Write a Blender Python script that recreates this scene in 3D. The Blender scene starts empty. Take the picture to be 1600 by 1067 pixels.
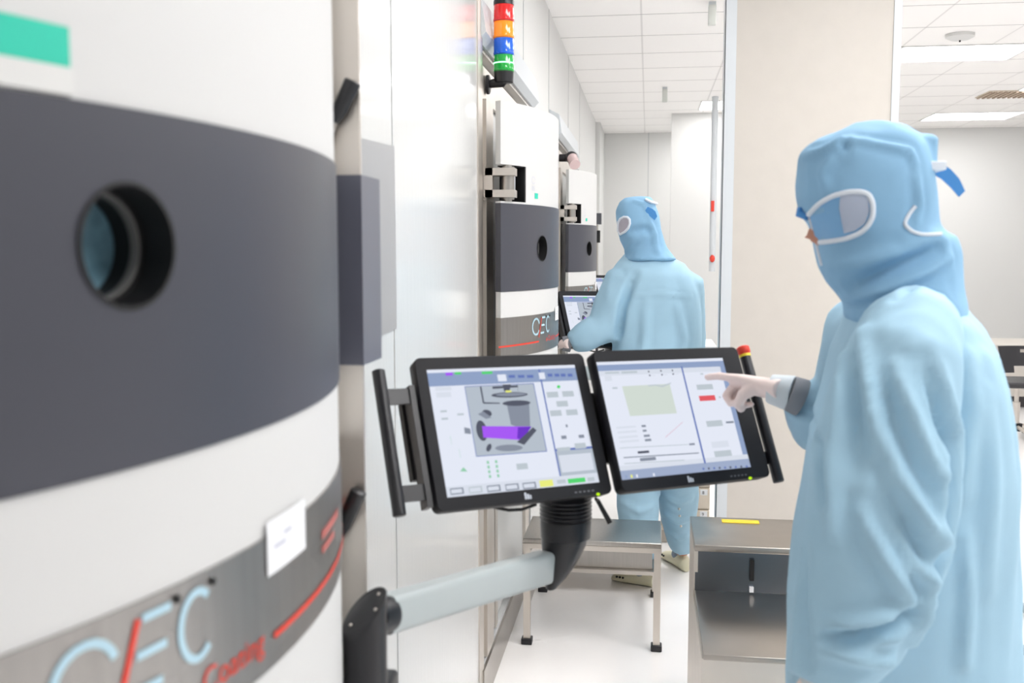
import bpy, bmesh, math, random
from mathutils import Vector, Matrix, noise
from mathutils.bvhtree import BVHTree
random.seed(4)
C = bpy.context.scene.collection
# ------------------------------------------------------------------ camera
F = 1540.0; CH = 1.565
PITCH = math.atan((533.5-389)/F); YAW = math.atan(213*math.cos(PITCH)/F)
fwd = Vector((-math.sin(YAW)*math.cos(PITCH), math.cos(YAW)*math.cos(PITCH), -math.sin(PITCH)))
rgt = Vector((math.cos(YAW), math.sin(YAW), 0)); upv = rgt.cross(fwd)
cam_d = bpy.data.cameras.new('camera'); cam = bpy.data.objects.new('camera', cam_d); C.objects.link(cam)
cam.matrix_world = Matrix(((rgt.x, upv.x, -fwd.x, 0), (rgt.y, upv.y, -fwd.y, 0), (rgt.z, upv.z, -fwd.z, CH), (0, 0, 0, 1)))
cam_d.sensor_width = 36; cam_d.lens = 36*F/1600; cam_d.clip_start = .02
cam_d.dof.use_dof = True; cam_d.dof.focus_distance = 4.2; cam_d.dof.aperture_fstop = 5.2
bpy.context.scene.camera = cam
# ------------------------------------------------------------------ world, light, exposure
w = bpy.data.worlds.new('world'); bpy.context.scene.world = w; w.use_nodes = True
w.node_tree.nodes['Background'].inputs[0].default_value = (1.0, .996, .992, 1)
w.node_tree.nodes['Background'].inputs[1].default_value = 0.56
vs = bpy.context.scene.view_settings
vs.view_transform = 'Standard'; vs.look = 'None'; vs.gamma = 1; vs.use_curve_mapping = False; vs.exposure = 0.06
CEIL_POWER = 14.0

O = Vector((0, 0, CH))
def ray(x, y): return fwd + rgt*((x-800)/F) - upv*((y-533.5)/F)
def W(x, y, Y):                      # the point at depth Y of the room seen at a pixel of the photograph
    d = ray(x, y); return O + d*(Y/d.y)
def onX(x, y, X):
    d = ray(x, y); return O + d*(X/d.x)
def onZ(x, y, Z):
    d = ray(x, y); return O + d*((Z-CH)/d.z)

# ------------------------------------------------------------------ materials
def lin(c): return tuple(((v/255)/12.92 if v/255 <= .04045 else ((v/255+.055)/1.055)**2.4) for v in c)
MATS = {}
def mat(name, rgb, rough=.5, metal=0., emit=0., spec=.5, noise_amt=0., nscale=8., coat=0., trans=0., alpha=1., bump=0., bscale=40., stretch=None, aniso=0.):
    if name in MATS: return MATS[name]
    m = bpy.data.materials.new(name); m.use_nodes = True; nt = m.node_tree; b = nt.nodes['Principled BSDF']
    c = (*lin(rgb), 1)
    b.inputs['Base Color'].default_value = c
    b.inputs['Roughness'].default_value = rough; b.inputs['Metallic'].default_value = metal
    b.inputs['Specular IOR Level'].default_value = spec
    b.inputs['Coat Weight'].default_value = coat; b.inputs['Coat Roughness'].default_value = .06
    b.inputs['Transmission Weight'].default_value = trans; b.inputs['Alpha'].default_value = alpha
    if aniso: b.inputs['Anisotropic'].default_value = aniso
    if emit: b.inputs['Emission Color'].default_value = c; b.inputs['Emission Strength'].default_value = emit
    if noise_amt or bump:
        tc = nt.nodes.new('ShaderNodeTexCoord'); mp = nt.nodes.new('ShaderNodeMapping')
        nt.links.new(tc.outputs['Object'], mp.inputs[0])
        if stretch: mp.inputs['Scale'].default_value = stretch
        n = nt.nodes.new('ShaderNodeTexNoise'); n.inputs['Scale'].default_value = nscale; n.inputs['Detail'].default_value = 4
        nt.links.new(mp.outputs[0], n.inputs['Vector'])
        if noise_amt:
            r = nt.nodes.new('ShaderNodeValToRGB')
            r.color_ramp.elements[0].color = (*[v*(1-noise_amt) for v in c[:3]], 1); r.color_ramp.elements[0].position = .3
            r.color_ramp.elements[1].color = (*[min(1, v*(1+noise_amt*.6)) for v in c[:3]], 1); r.color_ramp.elements[1].position = .7
            nt.links.new(n.outputs[0], r.inputs[0]); nt.links.new(r.outputs[0], b.inputs['Base Color'])
        if bump:
            n2 = nt.nodes.new('ShaderNodeTexNoise'); n2.inputs['Scale'].default_value = bscale; n2.inputs['Detail'].default_value = 3
            nt.links.new(mp.outputs[0], n2.inputs['Vector'])
            bp = nt.nodes.new('ShaderNodeBump'); bp.inputs['Strength'].default_value = bump; bp.inputs['Distance'].default_value = .002
            nt.links.new(n2.outputs[0], bp.inputs['Height']); nt.links.new(bp.outputs[0], b.inputs['Normal'])
    MATS[name] = m; return m
M_WALL = mat('white_wall', (216, 216, 214), .5)
M_GLOSS = mat('glossy_white_panel', (212, 213, 212), .1, spec=.5, coat=.1, bump=.2, bscale=30, stretch=(1, 6, .15))
M_DOOR = mat('white_lacquer', (211, 211, 210), .5, spec=.3)
M_BAND = mat('slate_grey_lacquer', (66, 67, 76), .38, spec=.5)
M_BAND2 = mat('grey_flange_band', (100, 102, 114), .35)
M_STEEL = mat('brushed_steel', (182, 178, 173), .3, 1., noise_amt=.06, nscale=3, stretch=(40, 40, 1.5))
M_PLATE = mat('nameplate_steel', (158, 155, 152), .36, 1., noise_amt=.07, nscale=3, stretch=(30, 30, 1.))
M_STEELB = mat('bright_steel', (218, 211, 203), .42, 1., noise_amt=.06, nscale=5)
M_STEELD = mat('dull_steel', (176, 170, 163), .3, 1., noise_amt=.12, nscale=4)
M_BLACK = mat('black_plastic', (30, 30, 34), .35)
M_BLACKM = mat('matt_black', (16, 16, 18), .55)
M_BEZEL = mat('black_bezel', (24, 24, 28), .5, spec=.25)
M_ARM = mat('pale_grey_paint', (178, 186, 186), .35, noise_amt=.03)
M_FLOOR = mat('pale_vinyl', (249, 247, 246), .22, noise_amt=.03, nscale=2, coat=.2)
M_CORE = mat('pillar_paint', (200, 194, 186), .5, noise_amt=.02, nscale=14, bump=.1, bscale=60)
M_GUARD = mat('corner_guard', (206, 211, 215), .35)
M_RED = mat('red_paint', (222, 62, 44), .4)
M_FADE = mat('faded_red', (184, 104, 98), .5)
M_LOGO = mat('logo_pale_blue', (176, 208, 222), .4)
M_GREEN = mat('green_sticker', (28, 196, 168), .5)
M_PAPER = mat('paper', (236, 237, 240), .6)
M_INK = mat('grey_ink', (196, 198, 210), .6)
M_SEAM = mat('seam', (190, 192, 192), .5)
M_REFL = mat('reflection_grey', (158, 159, 161), .4)  # tone of the reflection painted on the glossy wall panel
M_YEL = mat('yellow', (226, 198, 44), .5)
M_SKIN = mat('skin', (196, 140, 118), .5, noise_amt=.05, nscale=30)
M_BROW = mat('dark_hair', (60, 44, 36), .6)
M_CLOTH = mat('blue_cloth', (164, 201, 222), .75, noise_amt=.05, nscale=6, bump=.15, bscale=600)
M_CLOTH2 = mat('blue_hood_cloth', (136, 180, 212), .78, noise_amt=.07, nscale=8, bump=.15, bscale=600)
M_CLOTHD = mat('deep_blue_strap', (72, 140, 204), .7)
M_TRIM = mat('white_piping', (224, 230, 238), .6)
M_LENS = mat('goggle_window', (176, 186, 206), .12, spec=.8)
M_GLOVE = mat('latex_glove', (240, 220, 214), .42, noise_amt=.04, nscale=20, bump=.2, bscale=90)
M_CUFF = mat('knit_cuff', (206, 212, 216), .9)
M_CUFFD = mat('grey_knit', (128, 130, 136), .9)
M_SHOE = mat('cream_rubber', (222, 218, 190), .5)
M_SHOEG = mat('grey_mesh', (118, 134, 150), .7)
M_DRAW = mat('beige_drawer', (214, 202, 186), .5)
def glow(name, rgb, s=1.): return mat('screen_'+name, rgb, .6, emit=s, spec=0.) if name in MATS else _glow(name, rgb, s)
def _glow(name, rgb, s):
    k = 'lit_'+name
    if k in MATS: return MATS[k]
    m = bpy.data.materials.new(k); m.use_nodes = True; nt = m.node_tree; nt.nodes.clear()
    e = nt.nodes.new('ShaderNodeEmission'); e.inputs[0].default_value = (*lin(rgb), 1); e.inputs[1].default_value = s
    o = nt.nodes.new('ShaderNodeOutputMaterial'); nt.links.new(e.outputs[0], o.inputs[0]); MATS[k] = m; return m

# ------------------------------------------------------------------ mesh helpers
class MB:
    def __init__(s): s.bm = bmesh.new(); s.mats = []
    def mi(s, m):
        if m not in s.mats: s.mats.append(m)
        return s.mats.index(m)
    def _fin(s, faces, m, smooth=False):
        i = s.mi(m)
        for f in faces: f.material_index = i; f.smooth = smooth
    def box(s, a, b, m, mtx=None, bev=0.):
        a, b = Vector(a), Vector(b)
        r = bmesh.ops.create_cube(s.bm, size=1)
        vs_ = r['verts']; sc = b-a; c = (a+b)/2
        for v in vs_: v.co = Vector((v.co.x*sc.x, v.co.y*sc.y, v.co.z*sc.z)) + c
        fs = list({f for v in vs_ for f in v.link_faces})
        if bev:
            es = list({e for v in vs_ for e in v.link_edges})
            rr = bmesh.ops.bevel(s.bm, geom=es, offset=bev, segments=3, affect='EDGES', profile=.5)
            fs = [f for f in s.bm.faces if f.is_valid and (f in set(rr['faces']) or any(v in set(vs_) for v in f.verts))]
            fs = list(set(rr['faces']) | {f for f in fs}); vset = {v for f in fs for v in f.verts}
            fs = list({f for v in vset for f in v.link_faces}); vs_ = list(vset)
        if mtx is not None:
            for v in vs_: v.co = mtx @ v.co
        s._fin(fs, m, bool(bev)); return s
    def loft(s, rings, m, cap=True, smooth=True, closed=False):
        V = [[s.bm.verts.new(p) for p in r] for r in rings]; n = len(V[0]); fs = []
        rng = range(len(V)) if closed else range(len(V)-1)
        for i in rng:
            A, B = V[i], V[(i+1) % len(V)]
            for j in range(n):
                try: fs.append(s.bm.faces.new((A[j], A[(j+1) % n], B[(j+1) % n], B[j])))
                except ValueError: pass
        s._fin(fs, m, smooth)
        if cap and not closed:
            s._fin([s.bm.faces.new(V[0][::-1]), s.bm.faces.new(V[-1])], m, False)
        return s
    def tube(s, pts, rad, m, seg=16, cap=True, closed=False, smooth=True, flat=None):
        pts = [Vector(p) for p in pts]; n = len(pts)
        if not hasattr(rad, '__len__'): rad = [rad]*n
        rings = []; prev = None
        for i, p in enumerate(pts):
            if closed: t = pts[(i+1) % n]-pts[i-1]
            else: t = pts[min(i+1, n-1)]-pts[max(i-1, 0)]
            t.normalize()
            if prev is None:
                a = Vector((0, 0, 1)) if abs(t.z) < .9 else Vector((1, 0, 0)); u = t.cross(a).normalized()
            else: u = (prev - t*prev.dot(t)).normalized()
            prev = u; v = t.cross(u); r = rad[i]
            fl = flat or 1.
            rings.append([p + u*math.cos(2*math.pi*k/seg)*r + v*math.sin(2*math.pi*k/seg)*r*fl for k in range(seg)])
        return s.loft(rings, m, cap, smooth, closed)
    def lathe(s, p0, axis, prof, m, seg=28, smooth=True, cap=True):
        ax = Vector(axis).normalized(); a = Vector((0, 0, 1)) if abs(ax.z) < .9 else Vector((1, 0, 0))
        u = ax.cross(a).normalized(); v = ax.cross(u); p0 = Vector(p0)
        rings = [[p0+ax*h+u*math.cos(2*math.pi*k/seg)*r+v*math.sin(2*math.pi*k/seg)*r for k in range(seg)] for h, r in prof]
        return s.loft(rings, m, cap, smooth)
    def poly(s, pts, m):
        f = s.bm.faces.new([s.bm.verts.new(p) for p in pts]); s._fin([f], m); return s
    def ell(s, c, r, m, rot=None, seg=20):
        k = bmesh.ops.create_uvsphere(s.bm, u_segments=seg, v_segments=seg//2+2, radius=1)
        for v in k['verts']:
            q = Vector((v.co.x*r[0], v.co.y*r[1], v.co.z*r[2]))
            if rot is not None: q = rot @ q
            v.co = q + Vector(c)
        s._fin(list({f for v in k['verts'] for f in v.link_faces}), m, True); return s
    def build(s, name, parent=None, loc=None):
        me = bpy.data.meshes.new(name); bmesh.ops.recalc_face_normals(s.bm, faces=s.bm.faces[:])
        off = None
        if parent is not None: off = parent.location
        elif loc is not None: off = Vector(loc)
        root = parent
        tot = Vector((0, 0, 0))
        while root is not None: tot += root.location; root = root.parent
        if parent is None and loc is not None: tot = Vector(loc)
        for v in s.bm.verts: v.co -= tot
        s.bm.to_mesh(me); s.bm.free(); me.set_sharp_from_angle(angle=math.radians(42))
        for m in s.mats: me.materials.append(m)
        o = bpy.data.objects.new(name, me); C.objects.link(o)
        if parent is not None: o.parent = parent
        elif loc is not None: o.location = loc
        return o
def thing(name, label, cat, loc, group=None):
    o = bpy.data.objects.new(name, None); C.objects.link(o); o.location = loc; o.empty_display_size = .05
    o['label'] = label; o['category'] = cat
    if group: o['group'] = group
    return o
def tag(o, label, cat, group=None):
    o['label'] = label; o['category'] = cat
    if group: o['group'] = group
    return o
def struct(mb, name):
    o = mb.build(name); o['kind'] = 'structure'; return o
def copy_tree(o, parent=None):
    c = o.copy(); C.objects.link(c)
    if parent is not None: c.parent = parent
    for ch in [x for x in bpy.data.objects if x.parent == o]: copy_tree(ch, c)
    return c
def boolean(o, cutters):
    for c in cutters:
        md = o.modifiers.new('b', 'BOOLEAN'); md.operation = 'DIFFERENCE'; md.solver = 'EXACT'; md.object = c
    bpy.context.view_layer.update()
    dg = bpy.context.evaluated_depsgraph_get()
    me = bpy.data.meshes.new_from_object(o.evaluated_get(dg)); o.modifiers.clear(); o.data = me
    me.set_sharp_from_angle(angle=math.radians(35))
def bake(o):
    bpy.context.view_layer.update()
    dg = bpy.context.evaluated_depsgraph_get()
    me = bpy.data.meshes.new_from_object(o.evaluated_get(dg)); o.modifiers.clear(); o.data = me

# ------------------------------------------------------------------ room shell
WX = -.60; PX = -.545; ZC = 2.975; YB = 12.3
struct(MB().box((WX-.1, -1.5, -.1), (6.5, YB+.1, 0), M_FLOOR), 'floor')
# ceiling: tiles as a thin grid of bevelled tiles over a backing, the lights sit in the grid
TX, TY, GX, GY = .60, .60, -.06, 7.36
lights = [(3, 0, 1), (5, 5, 1), (6, 3, 1), (1, 4, 1)]
m = bpy.data.materials.new('ceiling_tiles'); m.use_nodes = True; nt = m.node_tree; b = nt.nodes['Principled BSDF']
b.inputs['Roughness'].default_value = .7
geo = nt.nodes.new('ShaderNodeNewGeometry'); sp = nt.nodes.new('ShaderNodeSeparateXYZ'); nt.links.new(geo.outputs['Position'], sp.inputs[0])
def mth(op, a, bb=None):
    n = nt.nodes.new('ShaderNodeMath'); n.operation = op
    for i, v in enumerate((a, bb)):
        if v is None: continue
        if isinstance(v, (int, float)): n.inputs[i].default_value = v
        else: nt.links.new(v, n.inputs[i])
    return n.outputs[0]
def line(axis, org, size, half):
    t = mth('FRACT', mth('DIVIDE', mth('SUBTRACT', sp.outputs[axis], org-200*size), size))
    d = mth('ABSOLUTE', mth('SUBTRACT', t, .5))
    return mth('GREATER_THAN', d, .5-half/size)
ln = mth('MAXIMUM', mth('MULTIPLY', line(0, GX, TX, .006), .35), line(1, GY, TY, .006))
mx = nt.nodes.new('ShaderNodeMix'); mx.data_type = 'RGBA'; nt.links.new(ln, mx.inputs[0])
mx.inputs[6].default_value = (*lin((251, 249, 247)), 1); mx.inputs[7].default_value = (*lin((176, 174, 172)), 1)
nt.links.new(mx.outputs[2], b.inputs['Base Color'])
M_TILE = m
struct(MB().box((WX-.1, -1.5, ZC), (6.5, YB+.1, ZC+.1), M_TILE), 'ceiling')
struct(MB().box((WX-.1, -1.5, 0), (WX, YB, ZC), M_WALL).box((WX, 4.74, 2.2), (WX+.002, 4.75, ZC), M_SEAM).box((WX, 5.95, 2.2), (WX+.002, 5.96, ZC), M_SEAM)
       .box((WX, 7.4, 0), (WX+.002, 7.41, ZC), M_SEAM).box((WX, 8.6, 0), (WX+.002, 8.61, ZC), M_SEAM).box((WX, 11.2, 0), (WX+.05, YB, ZC), M_WALL), 'wall_left')
wb = MB().box((WX-.1, YB, 0), (6.5, YB+.1, ZC), M_WALL)
for x in (-.02, .55): wb.box((x, YB-.002, 0), (x+.012, YB, ZC), M_SEAM)
struct(wb, 'wall_back')
struct(MB().box((.225, 10.6, 0), (1.65, 10.7, ZC), M_WALL), 'wall_recess')
# raised glossy wall panels between the chambers
for i, (y0, y1) in enumerate(((1.80, 3.14), (4.62, 5.94), (7.42, 8.3))):
    zt = ZC if i == 0 else 2.18
    mb = MB().box((WX, y0, 0), (PX, y1, zt), M_GLOSS)
    if i == 0: mb.box((PX, 2.078, 0), (PX+.0015, 2.084, zt), M_SEAM)
    struct(mb, 'trim_%d' % (i+1))
struct(MB().box((WX, 3.14, 0), (PX+.004, 3.225, ZC), M_STEELB), 'trim_4')     # steel corner profile
# kick plate
kb = MB(); kb.box((WX, 3.2, 0), (-.536, 6.0, .13), M_STEELD); kb.box((WX, 3.2, .13), (-.545, 6.0, .145), M_SEAM)
struct(kb, 'baseboard_left')
# pillar
pb = MB().box((.306, 4.2, 0), (.985, 4.33, ZC), M_CORE)
for x0, x1 in ((.302, .345), (.958, .988)): pb.box((x0, 4.194, 0), (x1, 4.24, ZC), M_GUARD)
pb.box((.302, 4.2, 0), (.308, 4.33, ZC), M_GUARD)
o = pb.build('pillar'); o['kind'] = 'structure'
# ceiling lights
def ceil_light(x0, y0, nx, label, group='square-edged ceiling light panels'):
    x1, y1 = x0+TX*nx, y0+TY
    t = thing('ceiling_light', label, 'ceiling light', ((x0+x1)/2, (y0+y1)/2, ZC), group)
    fr = MB()
    for a, b_ in (((x0, y0), (x1, y0+.015)), ((x0, y1-.015), (x1, y1)), ((x0, y0), (x0+.015, y1)), ((x1-.015, y0), (x1, y1))):
        fr.box((a[0], a[1], ZC-.006), (b_[0], b_[1], ZC-.0005), M_WALL)
    fr.build('frame', t)
    MB().box((x0+.015, y0+.015, ZC-.004), (x1-.015, y1-.015, ZC-.001), _glow('ceiling', (252, 251, 251), CEIL_POWER)).build('diffuser', t)
    return t
ceil_light(GX+TX*3, GY, 1.5, 'wide bright ceiling light just right of the pillar')
ceil_light(GX+TX*5, GY+TY*6, 1.5, 'farther bright ceiling light near the back wall, above the hood of the nearer person')
ceil_light(GX+TX*5.5, GY+TY*3, 1.5, 'bright ceiling light cut by the right edge of the photo')
ceil_light(GX+TX*.9, GY+TY*4, 1, 'small bright ceiling light left of the pillar top')
# unseen overhead lights, added to brighten the floor and front of the room
for (x, y) in ((.2, 2.0), (.3, 4.6), (.9, .4), (.9, 2.6), (3.2, .4), (3.2, 2.6), (3.2, 5.)):
    ceil_light(x, y, 2, 'added unseen ceiling light panel overhead', 'added ceiling lights over the front of the room')
ceil_light(.40, 11.2, 2, 'added ceiling light panel, unseen behind the recess wall', 'added unseen ceiling lights')  # added fill light for the dark alcove, out of sight
for y in (5.56, 7.96):  # unseen panels added to lift the back wall of the corridor
    ceil_light(GX+TX*1.15, y, 1, 'added ceiling light panel, unseen behind the pillar', 'added unseen ceiling lights')
# ceiling details
for px, py, s_, lab in ((1039, 146, 1., 'small hanging sensor in the middle of the left ceiling field'), (1113, 14, 1.1, 'small hanging sensor at the top edge beside the pillar')):
    p = onZ(px, py-8, ZC-.01)
    t = thing('ceiling_sensor', lab, 'sensor', p)
    MB().box((p.x-.02, p.y-.02, ZC-.02), (p.x+.02, p.y+.02, ZC-.0005), M_GUARD).build('mount', t)
    MB().box((p.x-.022, p.y-.03, ZC-.13), (p.x+.022, p.y+.02, ZC-.02), mat('sensor_grey', (205, 208, 203), .5), bev=.005).build('housing', t)
p = onZ(1500, 58, ZC-.02)
t = thing('smoke_detector', 'round white smoke detector on the right part of the ceiling', 'detector', (p.x, p.y, ZC))
MB().lathe((p.x, p.y, ZC-.001), (0, 0, -1), [(0, .09), (.02, .09), (.035, .06), (.04, .03)], M_WALL).build('housing', t)
MB().lathe((p.x, p.y, ZC-.041), (0, 0, -1), [(0, .006), (.01, .006)], M_BLACKM).build('sensor_tip', t)
p = onZ(1585, 146, ZC)
vb = MB().box((p.x-.28, p.y-.2, ZC-.008), (p.x+.3, p.y+.2, ZC-.001), M_DRAW)
for k in range(12): vb.box((p.x-.27+k*.045, p.y-.18, ZC-.02), (p.x-.25+k*.045, p.y+.18, ZC-.008), mat('vent_slat', (180, 160, 140), .5))
tag(vb.build('ceiling_vent'), 'beige slatted vent in the ceiling by the right edge', 'vent')

# ------------------------------------------------------------------ coating chamber doors
XC, YC, R, S = -1.2235, .9086, .8841, 2.8
A0, A1 = -.5760, .5950
def arc(t, off, o_=0.): return Vector((XC+(R+o_)*math.cos(t), YC+off+(R+o_)*math.sin(t), 0))
def tY(y): return math.asin((y-YC)/R)
def slab(mb, t0, t1, z0, z1, o0, o1, off, m, n=40, nz=1):
    rings = []
    for i in range(n+1):
        t = t0+(t1-t0)*i/n; a, b_ = arc(t, off, o0), arc(t, off, o1)
        rings.append([Vector((a.x, a.y, z0))]+[Vector((b_.x, b_.y, z0+(z1-z0)*k/nz)) for k in range(nz+1)]+[Vector((a.x, a.y, z1))])
    V = [[mb.bm.verts.new(p) for p in r] for r in rings]; fs = []; sm = []; N = nz+3
    for i in range(n):
        for j in range(N):
            f = mb.bm.faces.new((V[i][j], V[i][(j+1) % N], V[i+1][(j+1) % N], V[i+1][j])); (sm if 1 <= j <= nz or j == N-1 else fs).append(f)
    fs += [mb.bm.faces.new(V[0][::-1]), mb.bm.faces.new(V[-1])]
    mb._fin(fs, m); mb._fin(sm, m, True)
    return mb
def mapc(off, o_=.0035):
    def f(y, z):   # y = along-door coordinate (for the nearest chamber), z height
        a = arc(tY(y), off, o_); return Vector((a.x, a.y, z))
    return f
def stroke(mb, path, wd, fn, m, closed=False):
    """flat decal line following a curved face"""
    pts = []
    for i in range(len(path)-1):
        a, b_ = Vector(path[i]), Vector(path[i+1]); k = max(1, int((b_-a).length/.01))
        pts += [a+(b_-a)*j/k for j in range(k)]
    pts.append(Vector(path[-1])); L = []
    for i, p in enumerate(pts):
        d = (pts[min(i+1, len(pts)-1)]-pts[max(i-1, 0)]).normalized(); nrm = Vector((-d.y, d.x))*wd/2
        L.append((mb.bm.verts.new(fn(*(p+nrm))), mb.bm.verts.new(fn(*(p-nrm)))))
    fs = [mb.bm.faces.new((L[i][0], L[i][1], L[i+1][1], L[i+1][0])) for i in range(len(L)-1)]
    mb._fin(fs, m, False)
def text_mesh(mb, s_, size, fn, m, x0, z0):
    cu = bpy.data.curves.new('t', 'FONT'); cu.body = s_; cu.size = size; ob = bpy.data.objects.new('t', cu); C.objects.link(ob)
    bpy.context.view_layer.update()
    me = bpy.data.meshes.new_from_object(ob.evaluated_get(bpy.context.evaluated_depsgraph_get()))
    V = [mb.bm.verts.new(fn(x0+v.co.x, z0+v.co.y)) for v in me.vertices]; fs = []
    for p in me.polygons:
        try: fs.append(mb.bm.faces.new([V[i] for i in p.vertices]))
        except ValueError: pass
    mb._fin(fs, m); bpy.data.objects.remove(ob)
def arcpts(cx, cz, rx, rz, a0, a1, n=18):
    return [(cx+rx*math.cos(math.radians(a0+(a1-a0)*i/n)), cz+rz*math.sin(math.radians(a0+(a1-a0)*i/n))) for i in range(n+1)]

def make_door(off, zt, zb, zs, zq, label, first):
    ztop = 2.046; t = thing('coating_chamber', label, 'chamber', (-.55, YC+off, 0), 'coating chambers set into the left wall')
    dp = MB(); slab(dp, A0, A1, .72, ztop, -.022, 0, off, M_DOOR, 60, 60); dp = dp.build('door_panel', t)
    gb = MB(); slab(gb, A0-.0025, A1, zb, zt, -.0225, .0025, off, M_BAND, 60, 14); gb = gb.build('colour_band', t)
    # viewport bore
    tv = tY(.6692); nrm = Vector((math.cos(tv), math.sin(tv), 0)); pc = arc(tv, off, 0); pc.z = 1.567
    cut = MB().lathe(pc-nrm*.2, nrm, [(0, .045), (.3, .045)], M_BLACK, 40).build('cut')
    nc = MB(); slab(nc, A0-.02, tY(.553), 1.722, 1.842, -.2, .2, off, M_BLACK, 6); nc = nc.build('cut2')
    boolean(dp, [cut, nc]); boolean(gb, [cut])
    bpy.data.objects.remove(cut); bpy.data.objects.remove(nc)
    vp = MB().lathe(pc-nrm*.075, nrm, [(0, .0452), (.0775, .0452), (.0785, .0465), (.0785, .0435), (.05, .043), (.05, .04), (.046, .039), (0, .039)], M_BLACKM, 40, cap=False)
    vp = vp.build('viewport', t)
    MB().lathe(pc-nrm*.034, nrm, [(0, .0429), (.008, .0429), (.008, .038), (0, .038), (0, .0429)], mat('port_ring_grey', (120, 118, 116), .4), 40, cap=False).build('seal_ring', vp)
    MB().lathe(pc-nrm*.056, nrm, [(0, .0388), (.004, .0388)], mat('viewport_glass', (110, 150, 168), .08, coat=1., noise_amt=.5, nscale=40) if first else mat('dark_viewport_glass', (14, 16, 18), .15), 40).build('glass', vp)
    # steel nameplate
    sb = MB(); slab(sb, A0-.0025, A1, zq, zs, -.0225, .0025, off, M_PLATE); sb = sb.build('steel_nameplate', t)
    fn = mapc(off); dz = zs-1.3043; lg = MB()
    lw = .0068
    stroke(lg, arcpts(.618, 1.262+dz, .026, .028, 20, 330), lw, fn, M_LOGO)
    stroke(lg, [(.640, 1.222+dz), (.664, 1.292+dz)], .0055, fn, M_RED)
    for z_ in (1.291, 1.264, 1.237): stroke(lg, [(.668-(1.291-z_)*.25, z_+dz), (.697-(1.291-z_)*.2, z_+dz)], lw, fn, M_LOGO)
    stroke(lg, arcpts(.727, 1.264+dz, .020, .0275, 48, 312), lw, fn, M_LOGO)
    lg.build('logo', sb)
    rl = MB()
    stroke(rl, [(.415, 1.2085+dz), (.640, 1.2085+dz)], .006, fn, M_RED); stroke(rl, [(.845, 1.2085+dz), (1.38, 1.2085+dz)], .006, fn, M_RED)
    text_mesh(rl, 'e-Coating', .030, fn, M_RED, .706, 1.203+dz)
    rl.build('red_line', sb)
    mk = MB(); stroke(mk, [(.985, 1.262+dz), (1.08, 1.262+dz)], .010, fn, M_FADE); stroke(mk, [(.985, 1.246+dz), (1.05, 1.246+dz)], .008, fn, M_FADE)
    mk.build('red_mark', sb)
    for y_, z_ in ((.704, 1.2935), (.747, 1.2935)): MB().lathe(fn(y_, z_+dz), (1, 0, 0), [(0, .0032), (.0015, .0032)], M_BLACKM, 12).build('magnet', sb)
    # paper slip
    sl = MB(); slab(sl, tY(.834), tY(.924), 1.268+dz, 1.318+dz, .0035, .0042, off, M_PAPER, 8)
    stroke(sl, [(.846, 1.292+dz), (.872, 1.292+dz)], .004, mapc(off, .0046), M_INK); stroke(sl, [(.868, 1.300+dz), (.886, 1.300+dz)], .004, mapc(off, .0046), M_INK)
    sl.build('paper_slip', t)['label'] = 'white paper slip over the edge of the steel nameplate'
    # green sticker
    st = MB()
    y0, y1 = (.50, .627) if first else (.611, .635)
    slab(st, tY(y0), tY(y1), 1.685 if first else 1.738, 1.712 if first else 1.757, .0005, .0012, off, M_GREEN, 10)
    st.build('green_sticker', t)
    if first:
        s2 = MB(); slab(s2, tY(.50), tY(.627), 1.667, 1.685, .0005, .004, off, M_WALL, 10); s2.build('sticker_holder', t)
    else:
        s2 = MB(); stroke(s2, arcpts(.60, 1.80, .012, .012, 0, 330), .002, mapc(off, .001), M_INK); text_mesh(s2, '85', .022, mapc(off, .001), M_INK, .590, 1.765); s2.build('faint_stamp', t)
    # hinge
    hx, hy = -.492, off+.413
    h = MB()
    h.box((PX-.004, hy+.03, 1.725), (PX+.012, hy+.20, 1.839), M_STEELB)
    for z_ in (1.735, 1.806): h.box((PX+.01, hy+.02, z_), (hx+.055, hy+.085, z_+.024), M_STEELB)
    h.box((PX+.004, hy+.02, 1.735), (PX+.035, hy+.04, 1.83), M_STEELB)
    h = h.build('hinge', t)
    MB().lathe((hx+.028, hy+.06, 1.722), (0, 0, 1), [(0, .013), (.006, .013), (.006, .021), (.114, .021), (.114, .013), (.12, .013)], M_STEEL, 24).build('hinge_pin', h)
    bolts = MB()
    for k in range(4): bolts.lathe((PX+.012, hy+.085, 1.742+k*.0265), (1, 0, 0), [(0, .0105), (.003, .0085), (.003, .0045), (.001, .0045)], M_STEELD, 14)
    bolts.build('bolts', h)
    bk = MB(); slab(bk, A0+.07, tY(.556), 1.7225, 1.8415, -.054, -.05, off, M_BLACKM, 6); slab(bk, tY(.546), tY(.5525), 1.7225, 1.8415, -.05, -.001, off, M_BLACKM, 2)
    slab(bk, A0+.05, tY(.553), 1.7222, 1.7235, -.05, -.004, off, M_BLACKM, 6); slab(bk, A0+.05, tY(.553), 1.8385, 1.8415, -.05, -.004, off, M_BLACKM, 6)
    bk.build('hinge_recess', t)
    ar = MB().box((hx+.03, hy+.095, 1.745), (hx+.045, hy+.115, 1.825), M_GUARD); ar.build('hinge_arm', t)
    # clamp levers on the far edge
    if first:
        for (a, b_, c_) in (((524, 192), (530, 175), (551, 128)), ((530, 842), (537, 820), (560, 768))):
            A, B, D = W(*a, 1.30), W(*b_, 1.30), W(*c_, 1.30)
            l = MB().tube([A, A+(B-A)*.6, B, D, D+(D-B)*.04], [.005, .0085, .0105, .0115, .009], M_BLACK, 18).build('clamp_lever', t)
            MB().tube([A+(A-B)*1.6+Vector((-.004, 0, -.006)), A], .0035, M_STEELD, 10).build('lever_pin', l)
    return t
CHAM = []
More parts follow.
